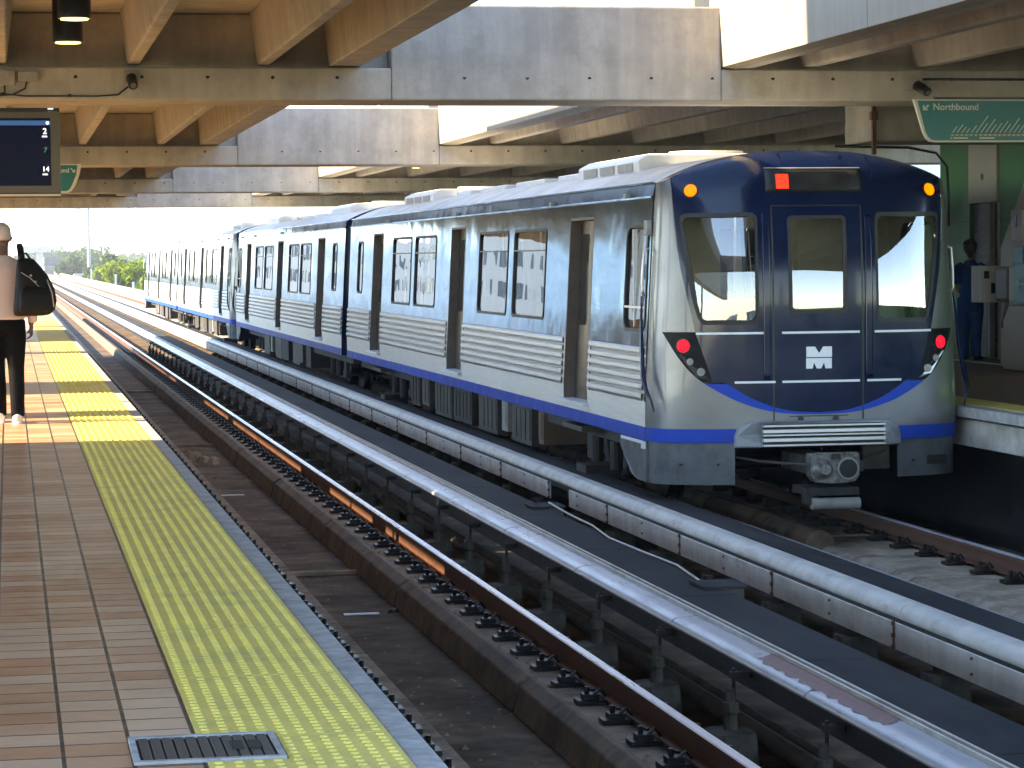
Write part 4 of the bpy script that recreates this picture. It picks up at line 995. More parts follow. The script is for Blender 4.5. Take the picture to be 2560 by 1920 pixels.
DOORS=[(-8.80,-7.55),(-.62,.63),(7.60,8.85)]
WINS=[(-6.25,-4.22),(-3.83,-1.72),(1.93,4.0),(4.38,6.42)]
CABW=(-11.33,-10.38); ENDW=(10.15,10.85)
def side(y,z,off=0): return (W(z)+off,y,z)
def build_side(t,sx,car_end=12.0):
    def fin(mb):
        if sx<0: mb.v=[(-x,y,z) for x,y,z in mb.v]; mb.f=[f_[::-1] for f_ in mb.f]
        return mb
    ops=[(a,b,'d',0,1.98,0) for a,b in DOORS]+[(a,b,'w',.80,1.89,.09) for a,b in WINS]+[(*CABW,'w',.78,1.87,.16),(*ENDW,'w',.92,1.86,.12)]
    ops.sort(); 
    def panel(mb,off,z0,z1):
        y=-11.42
        for a,b,k,zb,zt_,r in ops:
            mb.band(lambda u,v,o:side(u,v,o),y,a,z0,z1,max(1,int((a-y)/.4)),4,off=off)
            if k=='d': mb.band(side,a,b,zt_,z1,2,1,off=off)
            else:
                ys=dense(a,b,r,3)
                mb.band(side,ys,0,z0,lambda u:zb+rnd(u,a,b,r),0,1,off=off)
                mb.band(side,ys,0,lambda u:zt_-rnd(u,a,b,r),z1,0,1,off=off)
            y=b
        mb.band(side,y,car_end,z0,z1,4,4,off=off)
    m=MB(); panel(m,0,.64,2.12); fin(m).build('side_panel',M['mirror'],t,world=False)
    m=MB(); panel(m,-.07,.64,2.12); m.box(1.50,1.52,-11.4,-8.9,-.05,.64).box(1.50,1.52,-7.5,-.68,-.05,.64).box(1.50,1.52,.69,7.55,-.05,.64).box(1.50,1.52,8.9,12,-.05,.64); fin(m).build('inner_lining',M['inwall'],t,world=False)
    m=MB(); prof=[]
    for k in range(6):
        z0=.10+.09*k; prof+=[(W(z0)-.016,z0),(W(z0)-.012,z0+.010),(W(z0)+.014,z0+.020),(W(z0)+.020,z0+.036),(W(z0)+.020,z0+.068),(W(z0)+.014,z0+.078),(W(z0)-.014,z0+.086)]
    for a,b in ((-11.38,-8.86),(-7.49,-.68),(.69,7.54),(8.91,11.96)): m.sheet(prof,'y',a,b)
    fin(m).build('fluted_panel',M['brushed'],t,world=False)
    m=MB(); m.sheet([(1.60,-.152),(1.60,-.052)],'y',-11.47,car_end)
    for a,b in ((-11.47,-8.80),(-7.55,-.62),(.63,7.60),(8.85,12.0)): m.sheet([(1.60,-.052),(1.60,.10)],'y',a,b)
    # upright strips between fluted panels and doors
    for a,b in ((-11.42,-11.38),(-8.86,-8.80),(-7.55,-7.49),(-.68,-.62),(.63,.69),(7.54,7.60),(8.85,8.91),(11.96,12.0)): m.sheet([(1.603,.10),(W(.64)+.003,.64)],'y',a,b)
    fin(m).build('sill_panel',M['brushed'],t,world=False)
    m=MB(); m.sheet([(1.585,-.29),(1.602,-.28),(1.602,-.155),(1.60,-.15)],'y',-11.47,car_end); fin(m).build('blue_stripe',M['blue'],t,world=False)
    m=MB(); m.sheet([(1.492,2.12),(1.515,2.125),(1.515,2.14),(1.49,2.145),(1.468,2.26),(1.485,2.268),(1.485,2.285),(1.455,2.29)],'y',-11.42,car_end); fin(m).build('gutter_band',M['mirror'],t,world=False)
    for y in (-6.6,.1,6.9,-10.4):
        m=MB(); m.box(1.48,1.53,y,y+.12,2.14,2.19); fin(m).build('gutter_lamp',M['camgrey'],t,world=False)
    for (a,b,k,zb,zt_,r) in ops:
        if k=='w':
            ys=dense(a,b,r,3); loop=[(u,zb+rnd(u,a,b,r)) for u in ys]+[(u,zt_-rnd(u,a,b,r)) for u in ys[::-1]]
            n=len(loop); cy,cz=(a+b)/2,(zb+zt_)/2; fr=MB(); w_=.035
            def ins(u,v,q):
                return (cy+(u-cy)*(1-2*q/(b-a)),cz+(v-cz)*(1-2*q/(zt_-zb)))
            vs=[side(u,v,.008) for u,v in loop]+[side(*ins(u,v,w_),.008) for u,v in loop]+[side(*ins(u,v,w_),-.03) for u,v in loop]
            fr.add(vs,[(i,(i+1)%n,n+(i+1)%n,n+i) for i in range(n)]+[(n+i,n+(i+1)%n,2*n+(i+1)%n,2*n+i) for i in range(n)])
            fo=fin(fr).build('window',M['blackrub'],t,world=False)
            g=MB(); g.add([side(*ins(u,v,w_-.004),-.018) for u,v in loop],[tuple(range(n))]); fin(g).build('pane',M['glassdark'],fo,world=False)
            if (a,b) in ((CABW),):
                g=MB(); g.box(1.505,1.55,cy+.05,cy+.075,zb+.05,zt_-.05).box(1.51,1.56,a+.05,b-.05,zb+.24,zb+.262); fin(g).build('sash_bar',M['brushed'],fo,world=False)
            elif k=='w' and b-a>1.5:
                if (a,b)==WINS[0] or 1: 
                    g=MB(); g.box(1.50,1.525,a+.05,b-.05,1.62,1.635); fin(g).build('sash_bar',M['black'],fo,world=False)
        else:
            dm=MB(); zl=[-.05,.1,.7,1.3,1.98]
            for (p0,p1) in ((a,a+.03),(b-.03,b)):
                dm.prism([(W(z)-.16,z) for z in zl]+[(W(z)+.001,z) for z in zl[::-1]],'y',p0,p1)
            dm.prism([(W(1.98)-.16,1.95),(W(1.98)-.16,1.98),(W(1.98),1.98),(W(1.95),1.95)],'y',a+.031,b-.031)
            do=fin(dm).build('side_door',M['jamb'],t,world=False)
            lf=MB(); c=(a+b)/2
            for (p0,p1) in ((a+.031,c-.006),(c+.006,b-.031)):
                lf.prism([(W(z)-.15,z) for z in zl]+[(W(z)-.12,z) for z in zl[::-1]],'y',p0,p1)
            fin(lf).build('door_leaf',M['doorleaf'],do,world=False)
            for (p,q) in ((a+.12,c-.09),(c+.09,b-.12)):
                ys=dense(p,q,.08,2); wl=MB(); wl.add([(W(.8)-.117,u,.78+rnd(u,p,q,.08)) for u in ys]+[(W(1.8)-.117,u,1.80-rnd(u,p,q,.08)) for u in ys[::-1]],[tuple(range(2*len(ys)))])
                fin(wl).build('door_window',M['glassblk'],do,world=False)
            sl=MB(); sl.box(1.45,1.66,a-.06,b+.06,-.085,-.052); fin(sl).build('door_sill',M['whitebar'],do,world=False,bevel=.004)
M['housing']=mat('lamp_housing_black',(.006,.006,.009),.35,var=.1,spec=.12)
M['coupl']=mat('worn_coupler_steel',(.26,.25,.23),.45,metal=.4,var=.4,scale=14,bump=.3,bscale=60,dirt=(.05,.045,.04),dscale=9,dth=(.45,.65))
M['glassblk']=mat('door_glass',(.03,.028,.022),.06,var=.2,spec=.8)
def make_car():
    t=thing('metro_car','leading silver metro car with dark blue front, red tail lamps and a white M','metro car',(XT,36.9,0),'silver cars of the metro train')
    build_nose(t)
    for sx in (-1,1): build_side(t,sx)
    # roof
    m=MB(); pr=[(x,zr(x)) for x in [1.455*sin(pi/2*k/14) for k in range(-14,15)]]; m.sheet(pr,'y',-11.41,12.0,n=1); m.build('roof',M['roofp'],t,smooth=True,world=False)
    m=MB()
    for yy in [-10.5+1.05*k for k in range(21)]:
        m.box(-1.2,1.2,yy,yy+.03,2.40,2.45) if 0 else None
    for (a,b,h) in ((-8.7,-5.6,.10),(5.6,8.7,.10)):
        ac=MB(); ac.prism([(-.98,2.42),(.98,2.42),(.98,2.60),(.85,2.57+h),(-.85,2.57+h),(-.98,2.60)],'y',a,b); ao=ac.build('rooftop_unit',M['acwhite'],t,world=False,bevel=.02)
        g=MB()
        for k in range(3):
            g.box(-.995,-.981,a+.25+k*.9,a+.95+k*.9,2.48,2.575)
        g.build('unit_grille',M['camgrey'],ao,world=False)
        for k in range(2):
            g=MB(); g.cyl((0,a+.8+k*1.5,2.57+h),(0,a+.8+k*1.5,2.62+h),.42,n=24)
            g.build('fan_cowl',M['acwhite'],ao,world=False,auto=40)
    for (a,b) in ((-4.6,-3.3),(-2.4,-.4),(.4,2.4),(3.3,4.6)):
        g=MB(); g.box(-.75,.75,a,b,2.50,2.59); g.build('roof_hatch',M['acwhite'],t,world=False,bevel=.015)
    # rear end
    m=MB(); m.prism([(-1.60,-.28),(1.60,-.28),(1.595,.1),(1.49,2.12),(1.46,2.27),(.9,2.46),(0,2.575),(-.9,2.46),(-1.46,2.27),(-1.49,2.12),(-1.595,.1)],'y',12.0,12.03); m.prism([(-1.5,-.3),(1.5,-.3),(1.42,2.15),(.8,2.35),(-.8,2.35),(-1.42,2.15)],'y',12.03,12.32)
    m.build('gangway_end',M['navy'],t,world=False)
    # floor, ceiling, partitions, seats
    m=MB(); m.box(-1.56,1.56,-11.3,11.98,-.28,-.06); m.box(-1.40,1.40,-11.75,-11.2,-.2,-.06); m.build('floor',M['under'],t,world=False)
    m=MB(); m.box(-1.38,1.38,-11.3,11.98,2.13,2.17); m.build('ceiling',M['inwall'],t,world=False)
    m=MB(); m.box(-.62,-.50,-9.4,11.5,2.112,2.128).box(.50,.62,-9.4,11.5,2.112,2.128).box(-.3,.3,-11.0,-10.6,2.112,2.128); m.build('saloon_lights',M['tube'],t,world=False)
    m=MB(); m.box(-1.45,-.42,-10.02,-9.97,-.05,2.12).box(.42,1.45,-10.02,-9.97,-.05,2.12).box(-.42,.42,-10.02,-9.97,1.95,2.12); m.build('cab_partition',M['inwall'],t,world=False)
    m=MB(); m.box(-1.25,-.5,-11.75,-11.3,.0,.80).box(-1.2,-.55,-11.6,-11.4,.80,.9).box(.55,1.25,-11.75,-11.35,.0,.80).box(.7,1.0,-11.6,-11.5,.80,1.05); m.build('cab_console',M['camgrey'],t,world=False,bevel=.02)
    m=MB(); m.box(-1.15,-.65,-10.85,-10.35,.35,.45); m.rings([(-.9,-10.32,.45,.25,.05),(-.9,-10.30,.9,.26,.06),(-.9,-10.28,1.15,.20,.05),(-.9,-10.28,1.22,.08,.03)],n=16,sq=3); m.build('driver_seat',M['seat'],t,world=False,bevel=.02)
    for k,yy in enumerate([-6.9,-6.1,-5.3,-4.5,-3.7,-2.9,-2.1,1.6,2.4,3.2,4.0,4.8,5.6,6.4]):
        for sx in (-1,1):
            m=MB(); m.box(min(sx*.55,sx*1.42),max(sx*.55,sx*1.42),yy-.22,yy+.2,.38,.45).box(min(sx*.55,sx*1.42),max(sx*.55,sx*1.42),yy+.18,yy+.24,.45,1.0).box(min(sx*.9,sx*1.0),max(sx*.9,sx*1.0),yy-.1,yy+.1,-.05,.38); m.build('passenger_seat',M['seat'],t,world=False,bevel=.03)
    m=MB()
    for yy in (-9.1,-7.3,-.9,.9,7.3,9.1):
        for xx in (-.5,.5): m.cyl((xx,yy,-.05),(xx,yy,2.12),.017,n=8)
    m.build('grab_pole',M['whitebar'],t,world=False,smooth=True)
    # underframe, equipment, bogies
    m=MB(); m.box(-1.35,1.35,-10.6,11.8,-.46,-.285); m.build('underframe',M['under'],t,world=False)
    for (a,b,x,zb,mk) in ((-4.9,-3.6,-1.45,-.80,'underbox'),(-3.3,-2.9,-1.45,-.72,'camgrey'),(-2.4,-1.0,-1.42,-.82,'underbox'),(-.6,.9,-1.45,-.80,'under'),(1.4,2.9,-1.40,-.83,'underbox'),(3.2,3.9,-1.45,-.74,'underbox'),(4.3,5.2,-1.42,-.80,'under'),(-5.4,-5.1,-1.4,-.75,'tile_r')):
        m=MB(); m.box(x,-x*.2 if 0 else -.2,a,b,zb,-.30); 
        for q in range(int((b-a)/.3)): m.box(x-.012,x-.001,a+.06+q*.3,a+.26+q*.3,zb+.06,-.36)
        m.build('equipment_box',M[mk],t,world=False,bevel=.012)
        m=MB(); m.box(.2,-x,a,b,zb,-.30); m.build('equipment_box',M[mk],t,world=False)
    for yc in (-8.0,8.0):
        m=MB()
        for sx in (-1,1):
            m.prism([(yc-1.5,-.62),(yc-1.4,-.50),(yc-.5,-.50),(yc-.35,-.72),(yc+.35,-.72),(yc+.5,-.50),(yc+1.4,-.50),(yc+1.5,-.62),(yc+1.3,-.74),(yc+.6,-.72),(yc+.45,-.88),(yc-.45,-.88),(yc-.6,-.72),(yc-1.3,-.74)],'x',sx*1.02-.07,sx*1.02+.07)
            for q in (-1.05,1.05): m.box(sx*1.02-.14,sx*1.02+.14,yc+q-.16,yc+q+.16,-.80,-.52); m.cyl((sx*1.2,yc+q*.45,-.82),(sx*1.2,yc+q*.45,-.5),.07,n=10)
        m.box(-.95,.95,yc-.2,yc+.2,-.75,-.5); m.box(-1.5,-1.1,yc-.25,yc+.25,-1.0,-.78); bo=m.build('bogie_frame',M['under'],t,world=False)
        for q in (-1.05,1.05):
            m=MB()
            for sx in (-1,1): m.cyl((sx*.69,yc+q,ZR+.36+.002),(sx*.82,yc+q,ZR+.36+.002),.36,n=28); m.cyl((sx*.66,yc+q,ZR+.36),(sx*.69,yc+q,ZR+.36),.385,n=28)
            m.cyl((-.7,yc+q,ZR+.36),(.7,yc+q,ZR+.36),.08,n=10); m.build('wheelset',M['blackiron'],bo,world=False,auto=40)
        m=MB(); m.box(-1.60,-1.2,yc-.5,yc+.5,-.385,-.33); m.build('step_plate',M['underbox'],t,world=False)
    return t
car=make_car()
for (yc,rot,lab) in ((61.75,pi,'second silver metro car, between the leading car and the gap of two cab ends'),(87.0,0,'third silver metro car, partly in the sun beyond the cab gap'),(111.75,pi,'last and farthest sunlit metro car with a rounded end')):
    c=copy_tree(car,skip=('passenger_seat',) if yc>70 else ()); c.location=(XT,yc,0); c.rotation_euler=(0,0,rot); c['label']=lab

# ------------------------------------------------------------------ people
def remesh(o,vox=.012,it=4):
    md=o.modifiers.new('join','REMESH'); md.mode='VOXEL'; md.voxel_size=vox; md.use_smooth_shade=True
    s=o.modifiers.new('soft','SMOOTH'); s.factor=.5; s.iterations=it
skin=mat('skin_brown',(.10,.05,.033),.55,var=.08,scale=20)
def limb(mb,pts,rad,n=14): mb.tube(pts,rad,n=n)
def hand(mb,wr,d,side_,pd,s=1.0,curl=.5):
    """wr wrist, d direction of hand, side_ lateral axis towards thumb, pd palm normal"""
    wr=Vector(wr); d=Vector(d).normalized(); sd=Vector(side_).normalized(); pn=Vector(pd).normalized()
    mb.tube([wr-d*.02*s,wr+d*.03*s,wr+d*.07*s,wr+d*.095*s],[(.026*s,.018*s),(.032*s,.017*s),(.040*s,.015*s),(.036*s,.012*s)],n=12)
    for i,(o_,L) in enumerate(((.030,.068),(.010,.078),(-.011,.072),(-.031,.056))):
        b=wr+d*.085*s+sd*o_*s; c=curl*(1+.12*i)
        p1=b+(d*cos(c*.5)+pn*sin(c*.5))*L*.45*s; p2=p1+(d*cos(c*1.2)+pn*sin(c*1.2))*L*.32*s; p3=p2+(d*cos(c*1.9)+pn*sin(c*1.9))*L*.25*s
        mb.tube([b-d*.015*s,b,p1,p2,p3],[.009*s,.0095*s,.0085*s,.0078*s,.006*s],n=8)
    b=wr+d*.025*s+sd*.030*s
    mb.tube([b-sd*.012*s,b+(sd*.7+d*.7)*.03*s,b+(sd*.45+d+pn*.3)*.05*s,b+(sd*.3+d+pn*.5)*.07*s],[.013*s,.0115*s,.0095*s,.007*s],n=8)
def head(mb,c,s,face):
    """c = centre of head base (chin height); face = unit vector"""
    c=Vector(c); f_=Vector(face).normalized(); r_=f_.cross(Vector((0,0,1)))
    prof=[(-.005,.02,.03,.045),(.02,.045,.055,.03),(.05,.058,.075,.018),(.09,.068,.090,.006),(.13,.074,.098,0),(.17,.074,.098,-.003),(.20,.064,.086,-.006),(.225,.042,.058,-.01),(.235,.015,.02,-.012)]
    vs=[];n=20
    for (z,a,b,o) in prof:
        for k in range(n):
            t=2*pi*k/n; p=c+Vector((0,0,z*s))+r_*(a*s*cos(t))+f_*((b*sin(t)+o)*s); vs.append(p)
    L=len(prof); fs=[(j*n+k,j*n+(k+1)%n,(j+1)*n+(k+1)%n,(j+1)*n+k) for j in range(L-1) for k in range(n)]+[tuple(range(n))[::-1],tuple((L-1)*n+k for k in range(n))]
    mb.add(vs,fs)
    mb.tube([c+f_*.09*s+Vector((0,0,.13*s)),c+f_*.112*s+Vector((0,0,.085*s)),c+f_*.10*s+Vector((0,0,.075*s))],[.010*s,.017*s,.014*s],n=8)
    mb.tube([c+f_*.085*s-r_*.02*s+Vector((0,0,.05*s)),c+f_*.092*s+Vector((0,0,.05*s)),c+f_*.085*s+r_*.02*s+Vector((0,0,.05*s))],.009*s,n=6)
    for q in (-1,1):
        e=c+r_*(q*.075*s)+Vector((0,0,.105*s)); mb.tube([e+Vector((0,0,-.03*s)),e+r_*(q*.008)+Vector((0,0,0)),e+Vector((0,0,.03*s))-f_*.01*s],[(.008*s,.012*s),(.010*s,.02*s),(.008*s,.014*s)],n=8)
def make_person(name,label,origin,facing,H,J,cloth,group=None):
    pass
# --- man walking away with a backpack
s=1.94/1.80
ox,oy=-.055,25.75
t=thing('person','person walking away in pale shirt, black trousers and white shoes, at left edge','person',(ox,oy,0))
def q(x,y,z): return (ox+x*s,oy+y*s,z*s)
Mshirt=mat('pale_mauve_shirt',(.46,.38,.39),.8,var=.08,scale=6,bump=.15,bscale=30); Mtr=mat('black_trousers',(.003,.003,.004),.8,var=.3,scale=8,bump=.2,bscale=30,spec=.08); Mshoe=mat('white_shoe',(.6,.56,.52),.6)
b=MB()
head(b,q(0,.02,1.545),s,(0.1,1,0))
limb(b,[q(0,.0,1.42),q(0,.0,1.50),q(0,.015,1.59)],[.062*s,.056*s,.058*s])
b.rings([(*q(0,0,.90),.155*s,.105*s),(*q(0,0,1.0),.150*s,.10*s),(*q(0,0,1.12),.14*s,.095*s),(*q(0,0,1.28),.165*s,.11*s),(*q(0,0,1.39),.175*s,.105*s),(*q(0,0,1.45),.11*s,.075*s),(*q(0,0,1.47),.06*s,.05*s)],n=24,sq=2.4)
limb(b,[q(.17,0,1.41),q(.205,-.01,1.36),q(.235,-.03,1.12),q(.24,-.01,1.05),q(.245,.04,.88)],[.05*s,.054*s,.042*s,.038*s,.026*s])
limb(b,[q(-.17,0,1.41),q(-.205,0,1.36),q(-.235,.0,1.12),q(-.24,.02,1.05),q(-.235,.10,.88)],[.05*s,.054*s,.042*s,.038*s,.026*s])
limb(b,[q(.09,0,.92),q(.10,.0,.72),q(.10,.02,.50),q(.105,-.02,.30),q(.105,-.06,.10)],[.085*s,.08*s,.055*s,.052*s,.036*s])
limb(b,[q(-.09,0,.92),q(-.09,.03,.72),q(-.06,.09,.50),q(-.045,.12,.30),q(-.04,.15,.10)],[.085*s,.08*s,.055*s,.052*s,.036*s])
hand(b,q(.245,.04,.88),(.02,.15,-1),(-.25,1,0.1),(-1,-.2,0),s,curl=.7)
hand(b,q(-.235,.10,.88),(0,.2,-1),(.25,1,.1),(1,0,0),s,curl=.7)
o=b.build('body',skin,t,smooth=True); remesh(o,.010,3)
b=MB()
b.rings([(*q(0,0,.925),.185*s,.135*s),(*q(0,0,.94),.188*s,.138*s),(*q(0,0,1.05),.178*s,.125*s),(*q(0,0,1.18),.172*s,.122*s),(*q(0,0,1.30),.188*s,.128*s),(*q(0,0,1.38),.195*s,.122*s),(*q(0,0,1.435),.165*s,.10*s),(*q(0,0,1.475),.10*s,.078*s),(*q(0,0,1.50),.066*s,.062*s)],n=28,sq=2.5)
limb(b,[q(.14,0,1.41),q(.205,-.01,1.37),q(.24,-.03,1.24),q(.25,-.03,1.14),q(.255,-.02,1.06),q(.258,.02,.95),q(.258,.04,.90)],[.065*s,.074*s,.064*s,.060*s,.055*s,.045*s,.042*s])
limb(b,[q(-.14,0,1.41),q(-.205,0,1.37),q(-.24,0,1.24),q(-.25,.0,1.14),q(-.25,.03,1.06),q(-.245,.08,.95),q(-.24,.1,.90)],[.065*s,.074*s,.064*s,.060*s,.055*s,.045*s,.042*s])
o=b.build('shirt',Mshirt,t,smooth=True); remesh(o,.014,5)
b=MB()
b.rings([(*q(0,0,.80),.15*s,.11*s),(*q(0,0,.88),.168*s,.125*s),(*q(0,0,.96),.165*s,.12*s)],n=24,sq=2.4)
limb(b,[q(.09,0,.92),q(.10,-.0,.74),q(.105,.02,.50),q(.11,-.02,.30),q(.11,-.06,.10),q(.11,-.065,.065)],[.105*s,.10*s,.074*s,.068*s,.062*s,.064*s])
limb(b,[q(-.09,0,.92),q(-.09,.03,.74),q(-.065,.09,.50),q(-.05,.12,.30),q(-.045,.15,.10),q(-.045,.155,.065)],[.105*s,.10*s,.074*s,.068*s,.062*s,.064*s])
o=b.build('trousers',Mtr,t,smooth=True); remesh(o,.014,4)
for (x,y,nm) in ((.108,-.05,'shoe'),(-.045,.165,'shoe')):
    b=MB(); pts=[q(x,y-.075,.045),q(x,y-.03,.05),q(x,y+.06,.045),q(x,y+.15,.035),q(x,y+.20,.028)]
    b.tube(pts,[(.036*s,.042*s),(.042*s,.05*s),(.044*s,.045*s),(.046*s,.034*s),(.03*s,.024*s)],n=14); o=b.build(nm,Mshoe,t,smooth=True)
    b=MB(); b.rings([(*q(x,y+.06,.0),.046*s,.145*s),(*q(x,y+.06,.022),.048*s,.148*s)],n=20,sq=2.4); b.build('sole',M['whitebar'],o)
b=MB(); c=Vector(q(0,.005,1.545)); 
vs_=[(*(c+Vector((0,0,z*s))),a*s,bb*s) for z,a,bb in ((.085,.076,.09),(.11,.081,.102),(.15,.083,.106),(.19,.078,.10),(.22,.060,.078),(.242,.03,.04),(.246,.008,.01))]
b.rings(vs_,n=24); b.build('cap',mat('grey_cap',(.42,.36,.35),.8,bump=.1),t,smooth=True)
# backpack
t=thing('backpack','black backpack slung over one shoulder of the walking person','backpack',(.25,25.52,1.2))
Mbag=mat('black_nylon',(.004,.004,.0045),.6,var=.5,scale=10,bump=.3,bscale=25,spec=.2)
b=MB(); bx=lambda z,cx,a,bd,cy=25.50:(cx,cy,z,a,bd)
b.rings([bx(1.035,.205,.12,.06),bx(1.045,.215,.165,.085),bx(1.09,.235,.195,.105),bx(1.18,.25,.20,.115),bx(1.30,.245,.185,.11),bx(1.42,.22,.150,.09),bx(1.52,.185,.105,.06),bx(1.575,.165,.075,.035),bx(1.585,.16,.05,.02)],n=28,sq=2.9)
o=b.build('pack_body',Mbag,t,smooth=True)
b=MB(); b.rings([bx(1.07,.23,.12,.05,25.40),bx(1.10,.24,.15,.055,25.40),bx(1.22,.25,.15,.06,25.395),bx(1.30,.245,.12,.04,25.405),bx(1.315,.24,.08,.02,25.41)],n=24,sq=3); b.build('front_pocket',Mbag,t,smooth=True)
b=MB(); b.tube([(.13,25.47,1.53),(.12,25.60,1.65),(.11,25.68,1.715),(.12,25.83,1.66),(.14,25.88,1.5),(.2,25.85,1.25)],[(.032,.012)]*6,n=8); b.build('shoulder_strap',Mbag,t,smooth=True)
b=MB(); b.tube([(.10,25.45,1.56),(.12,25.42,1.62),(.17,25.42,1.63),(.22,25.44,1.56)],.012,n=6); b.build('top_handle',Mbag,t,smooth=True)
b=MB(); b.tube([(.36,25.40,1.38),(.405,25.40,1.25),(.42,25.42,1.12)],[(.02,.008)]*3,n=6).tube([(.12,25.41,1.45),(.2,25.395,1.40),(.3,25.395,1.30)],[(.006,.004)]*3,n=6).cyl((.21,25.40,1.42),(.21,25.385,1.42),.012,n=8).cyl((.25,25.395,1.36),(.25,25.38,1.36),.012,n=8); b.build('pack_trim',M['camgrey'],t,smooth=True)
# --- person in blue at the right wall
s=1.76/1.80; ox,oy=13.62,36.1
t=thing('person','person in dark blue scrubs with their back turned beside the brown shutter','person',(ox,oy,0))
F_=Vector((.75,.66,0)); Rr=F_.cross(Vector((0,0,1)))
def q(x,y,z): p=Vector((ox,oy,0))+Rr*(x*s)+F_*(y*s); return (p.x,p.y,z*s)
skin2=mat('skin_tan',(.30,.17,.11),.55,var=.06); scrub=mat('navy_blue_scrubs',(.014,.075,.27),.75,var=.15,scale=6,bump=.2,bscale=30,spec=.08); hairm=mat('dark_auburn_hair',(.045,.018,.012),.5,var=.3,scale=30,bump=.3,bscale=90)
b=MB(); head(b,q(0,.02,1.545),s,tuple(F_))
limb(b,[q(0,.0,1.42),q(0,.0,1.50),q(0,.015,1.59)],[.055*s,.05*s,.052*s])
b.tube([q(0,0,.9),q(0,0,1.05),q(0,0,1.25),q(0,0,1.38),q(0,0,1.45)],[(.15*s,.11*s),(.13*s,.10*s),(.15*s,.11*s),(.16*s,.1*s),(.08*s,.06*s)],n=20)
limb(b,[q(.16,0,1.41),q(.20,0,1.36),q(.24,.04,1.14),q(.23,.16,1.10),q(.19,.30,1.14)],[.045*s,.048*s,.038*s,.035*s,.024*s])
limb(b,[q(-.16,0,1.41),q(-.20,0,1.36),q(-.23,.02,1.12),q(-.22,.06,1.02),q(-.18,.2,.98)],[.045*s,.048*s,.038*s,.035*s,.024*s])
limb(b,[q(.09,0,.92),q(.09,.0,.5),q(.09,-.01,.08)],[.09*s,.058*s,.036*s]); limb(b,[q(-.09,0,.92),q(-.09,.0,.5),q(-.09,.0,.08)],[.09*s,.058*s,.036*s])
hand(b,q(.19,.30,1.14),tuple(F_*.9+Vector((0,0,.3))),tuple(-Rr),(0,0,-1),s); hand(b,q(-.18,.2,.98),tuple(F_),tuple(Rr),(0,0,-1),s)
o=b.build('body',skin2,t,smooth=True); remesh(o,.011,3)
b=MB(); b.tube([q(0,0,.72),q(0,0,.80),q(0,0,.95),q(0,0,1.10),q(0,0,1.26),q(0,0,1.37),q(0,0,1.44),q(0,0,1.48)],[(.195*s,.15*s),(.20*s,.155*s),(.20*s,.15*s),(.18*s,.135*s),(.19*s,.135*s),(.19*s,.12*s),(.12*s,.085*s),(.07*s,.06*s)],n=24)
limb(b,[q(.13,0,1.40),q(.20,0,1.36),q(.235,.02,1.24),q(.245,.05,1.14)],[.06*s,.07*s,.064*s,.062*s]); limb(b,[q(-.13,0,1.40),q(-.20,0,1.36),q(-.235,.01,1.24),q(-.24,.03,1.13)],[.06*s,.07*s,.064*s,.062*s])
o=b.build('scrub_top',scrub,t,smooth=True); remesh(o,.015,4)
b=MB(); limb(b,[q(.09,0,.92),q(.10,.0,.72),q(.10,0,.5),q(.10,-.01,.28),q(.10,-.01,.05)],[.115*s,.11*s,.085*s,.075*s,.072*s]); limb(b,[q(-.09,0,.92),q(-.10,.0,.72),q(-.10,0,.5),q(-.10,0,.28),q(-.10,0,.05)],[.115*s,.11*s,.085*s,.075*s,.072*s])
o=b.build('scrub_trousers',scrub,t,smooth=True); remesh(o,.015,4)
b=MB(); p=Vector(q(0,-.012,1.545)); b.tube([p+Vector((0,0,z*s)) for z in (-.05,.02,.06,.11,.16,.20,.228,.245)],[(.03*s,.02*s),(.065*s,.05*s),(.078*s,.085*s),(.086*s,.105*s),(.087*s,.108*s),(.078*s,.095*s),(.05*s,.06*s),(.01*s,.012*s)],n=20)
pb=Vector(q(0,-.12,1.545+.15)); b.tube([pb+Vector((0,0,-.05)),pb+Vector((0,0,-.02)),pb,pb+Vector((0,0,.03)),pb+Vector((0,0,.045))],[.015,.045,.05,.038,.012],n=14)
b.build('hair',hairm,t,smooth=True)
for x in (.10,-.10):
    b=MB(); b.tube([q(x,-.08,.04),q(x,0,.045),q(x,.1,.035),q(x,.17,.025)],[(.03,.035),(.038,.042),(.04,.03),(.025,.02)],n=12); b.build('shoe',M['blackrub'],t,smooth=True)

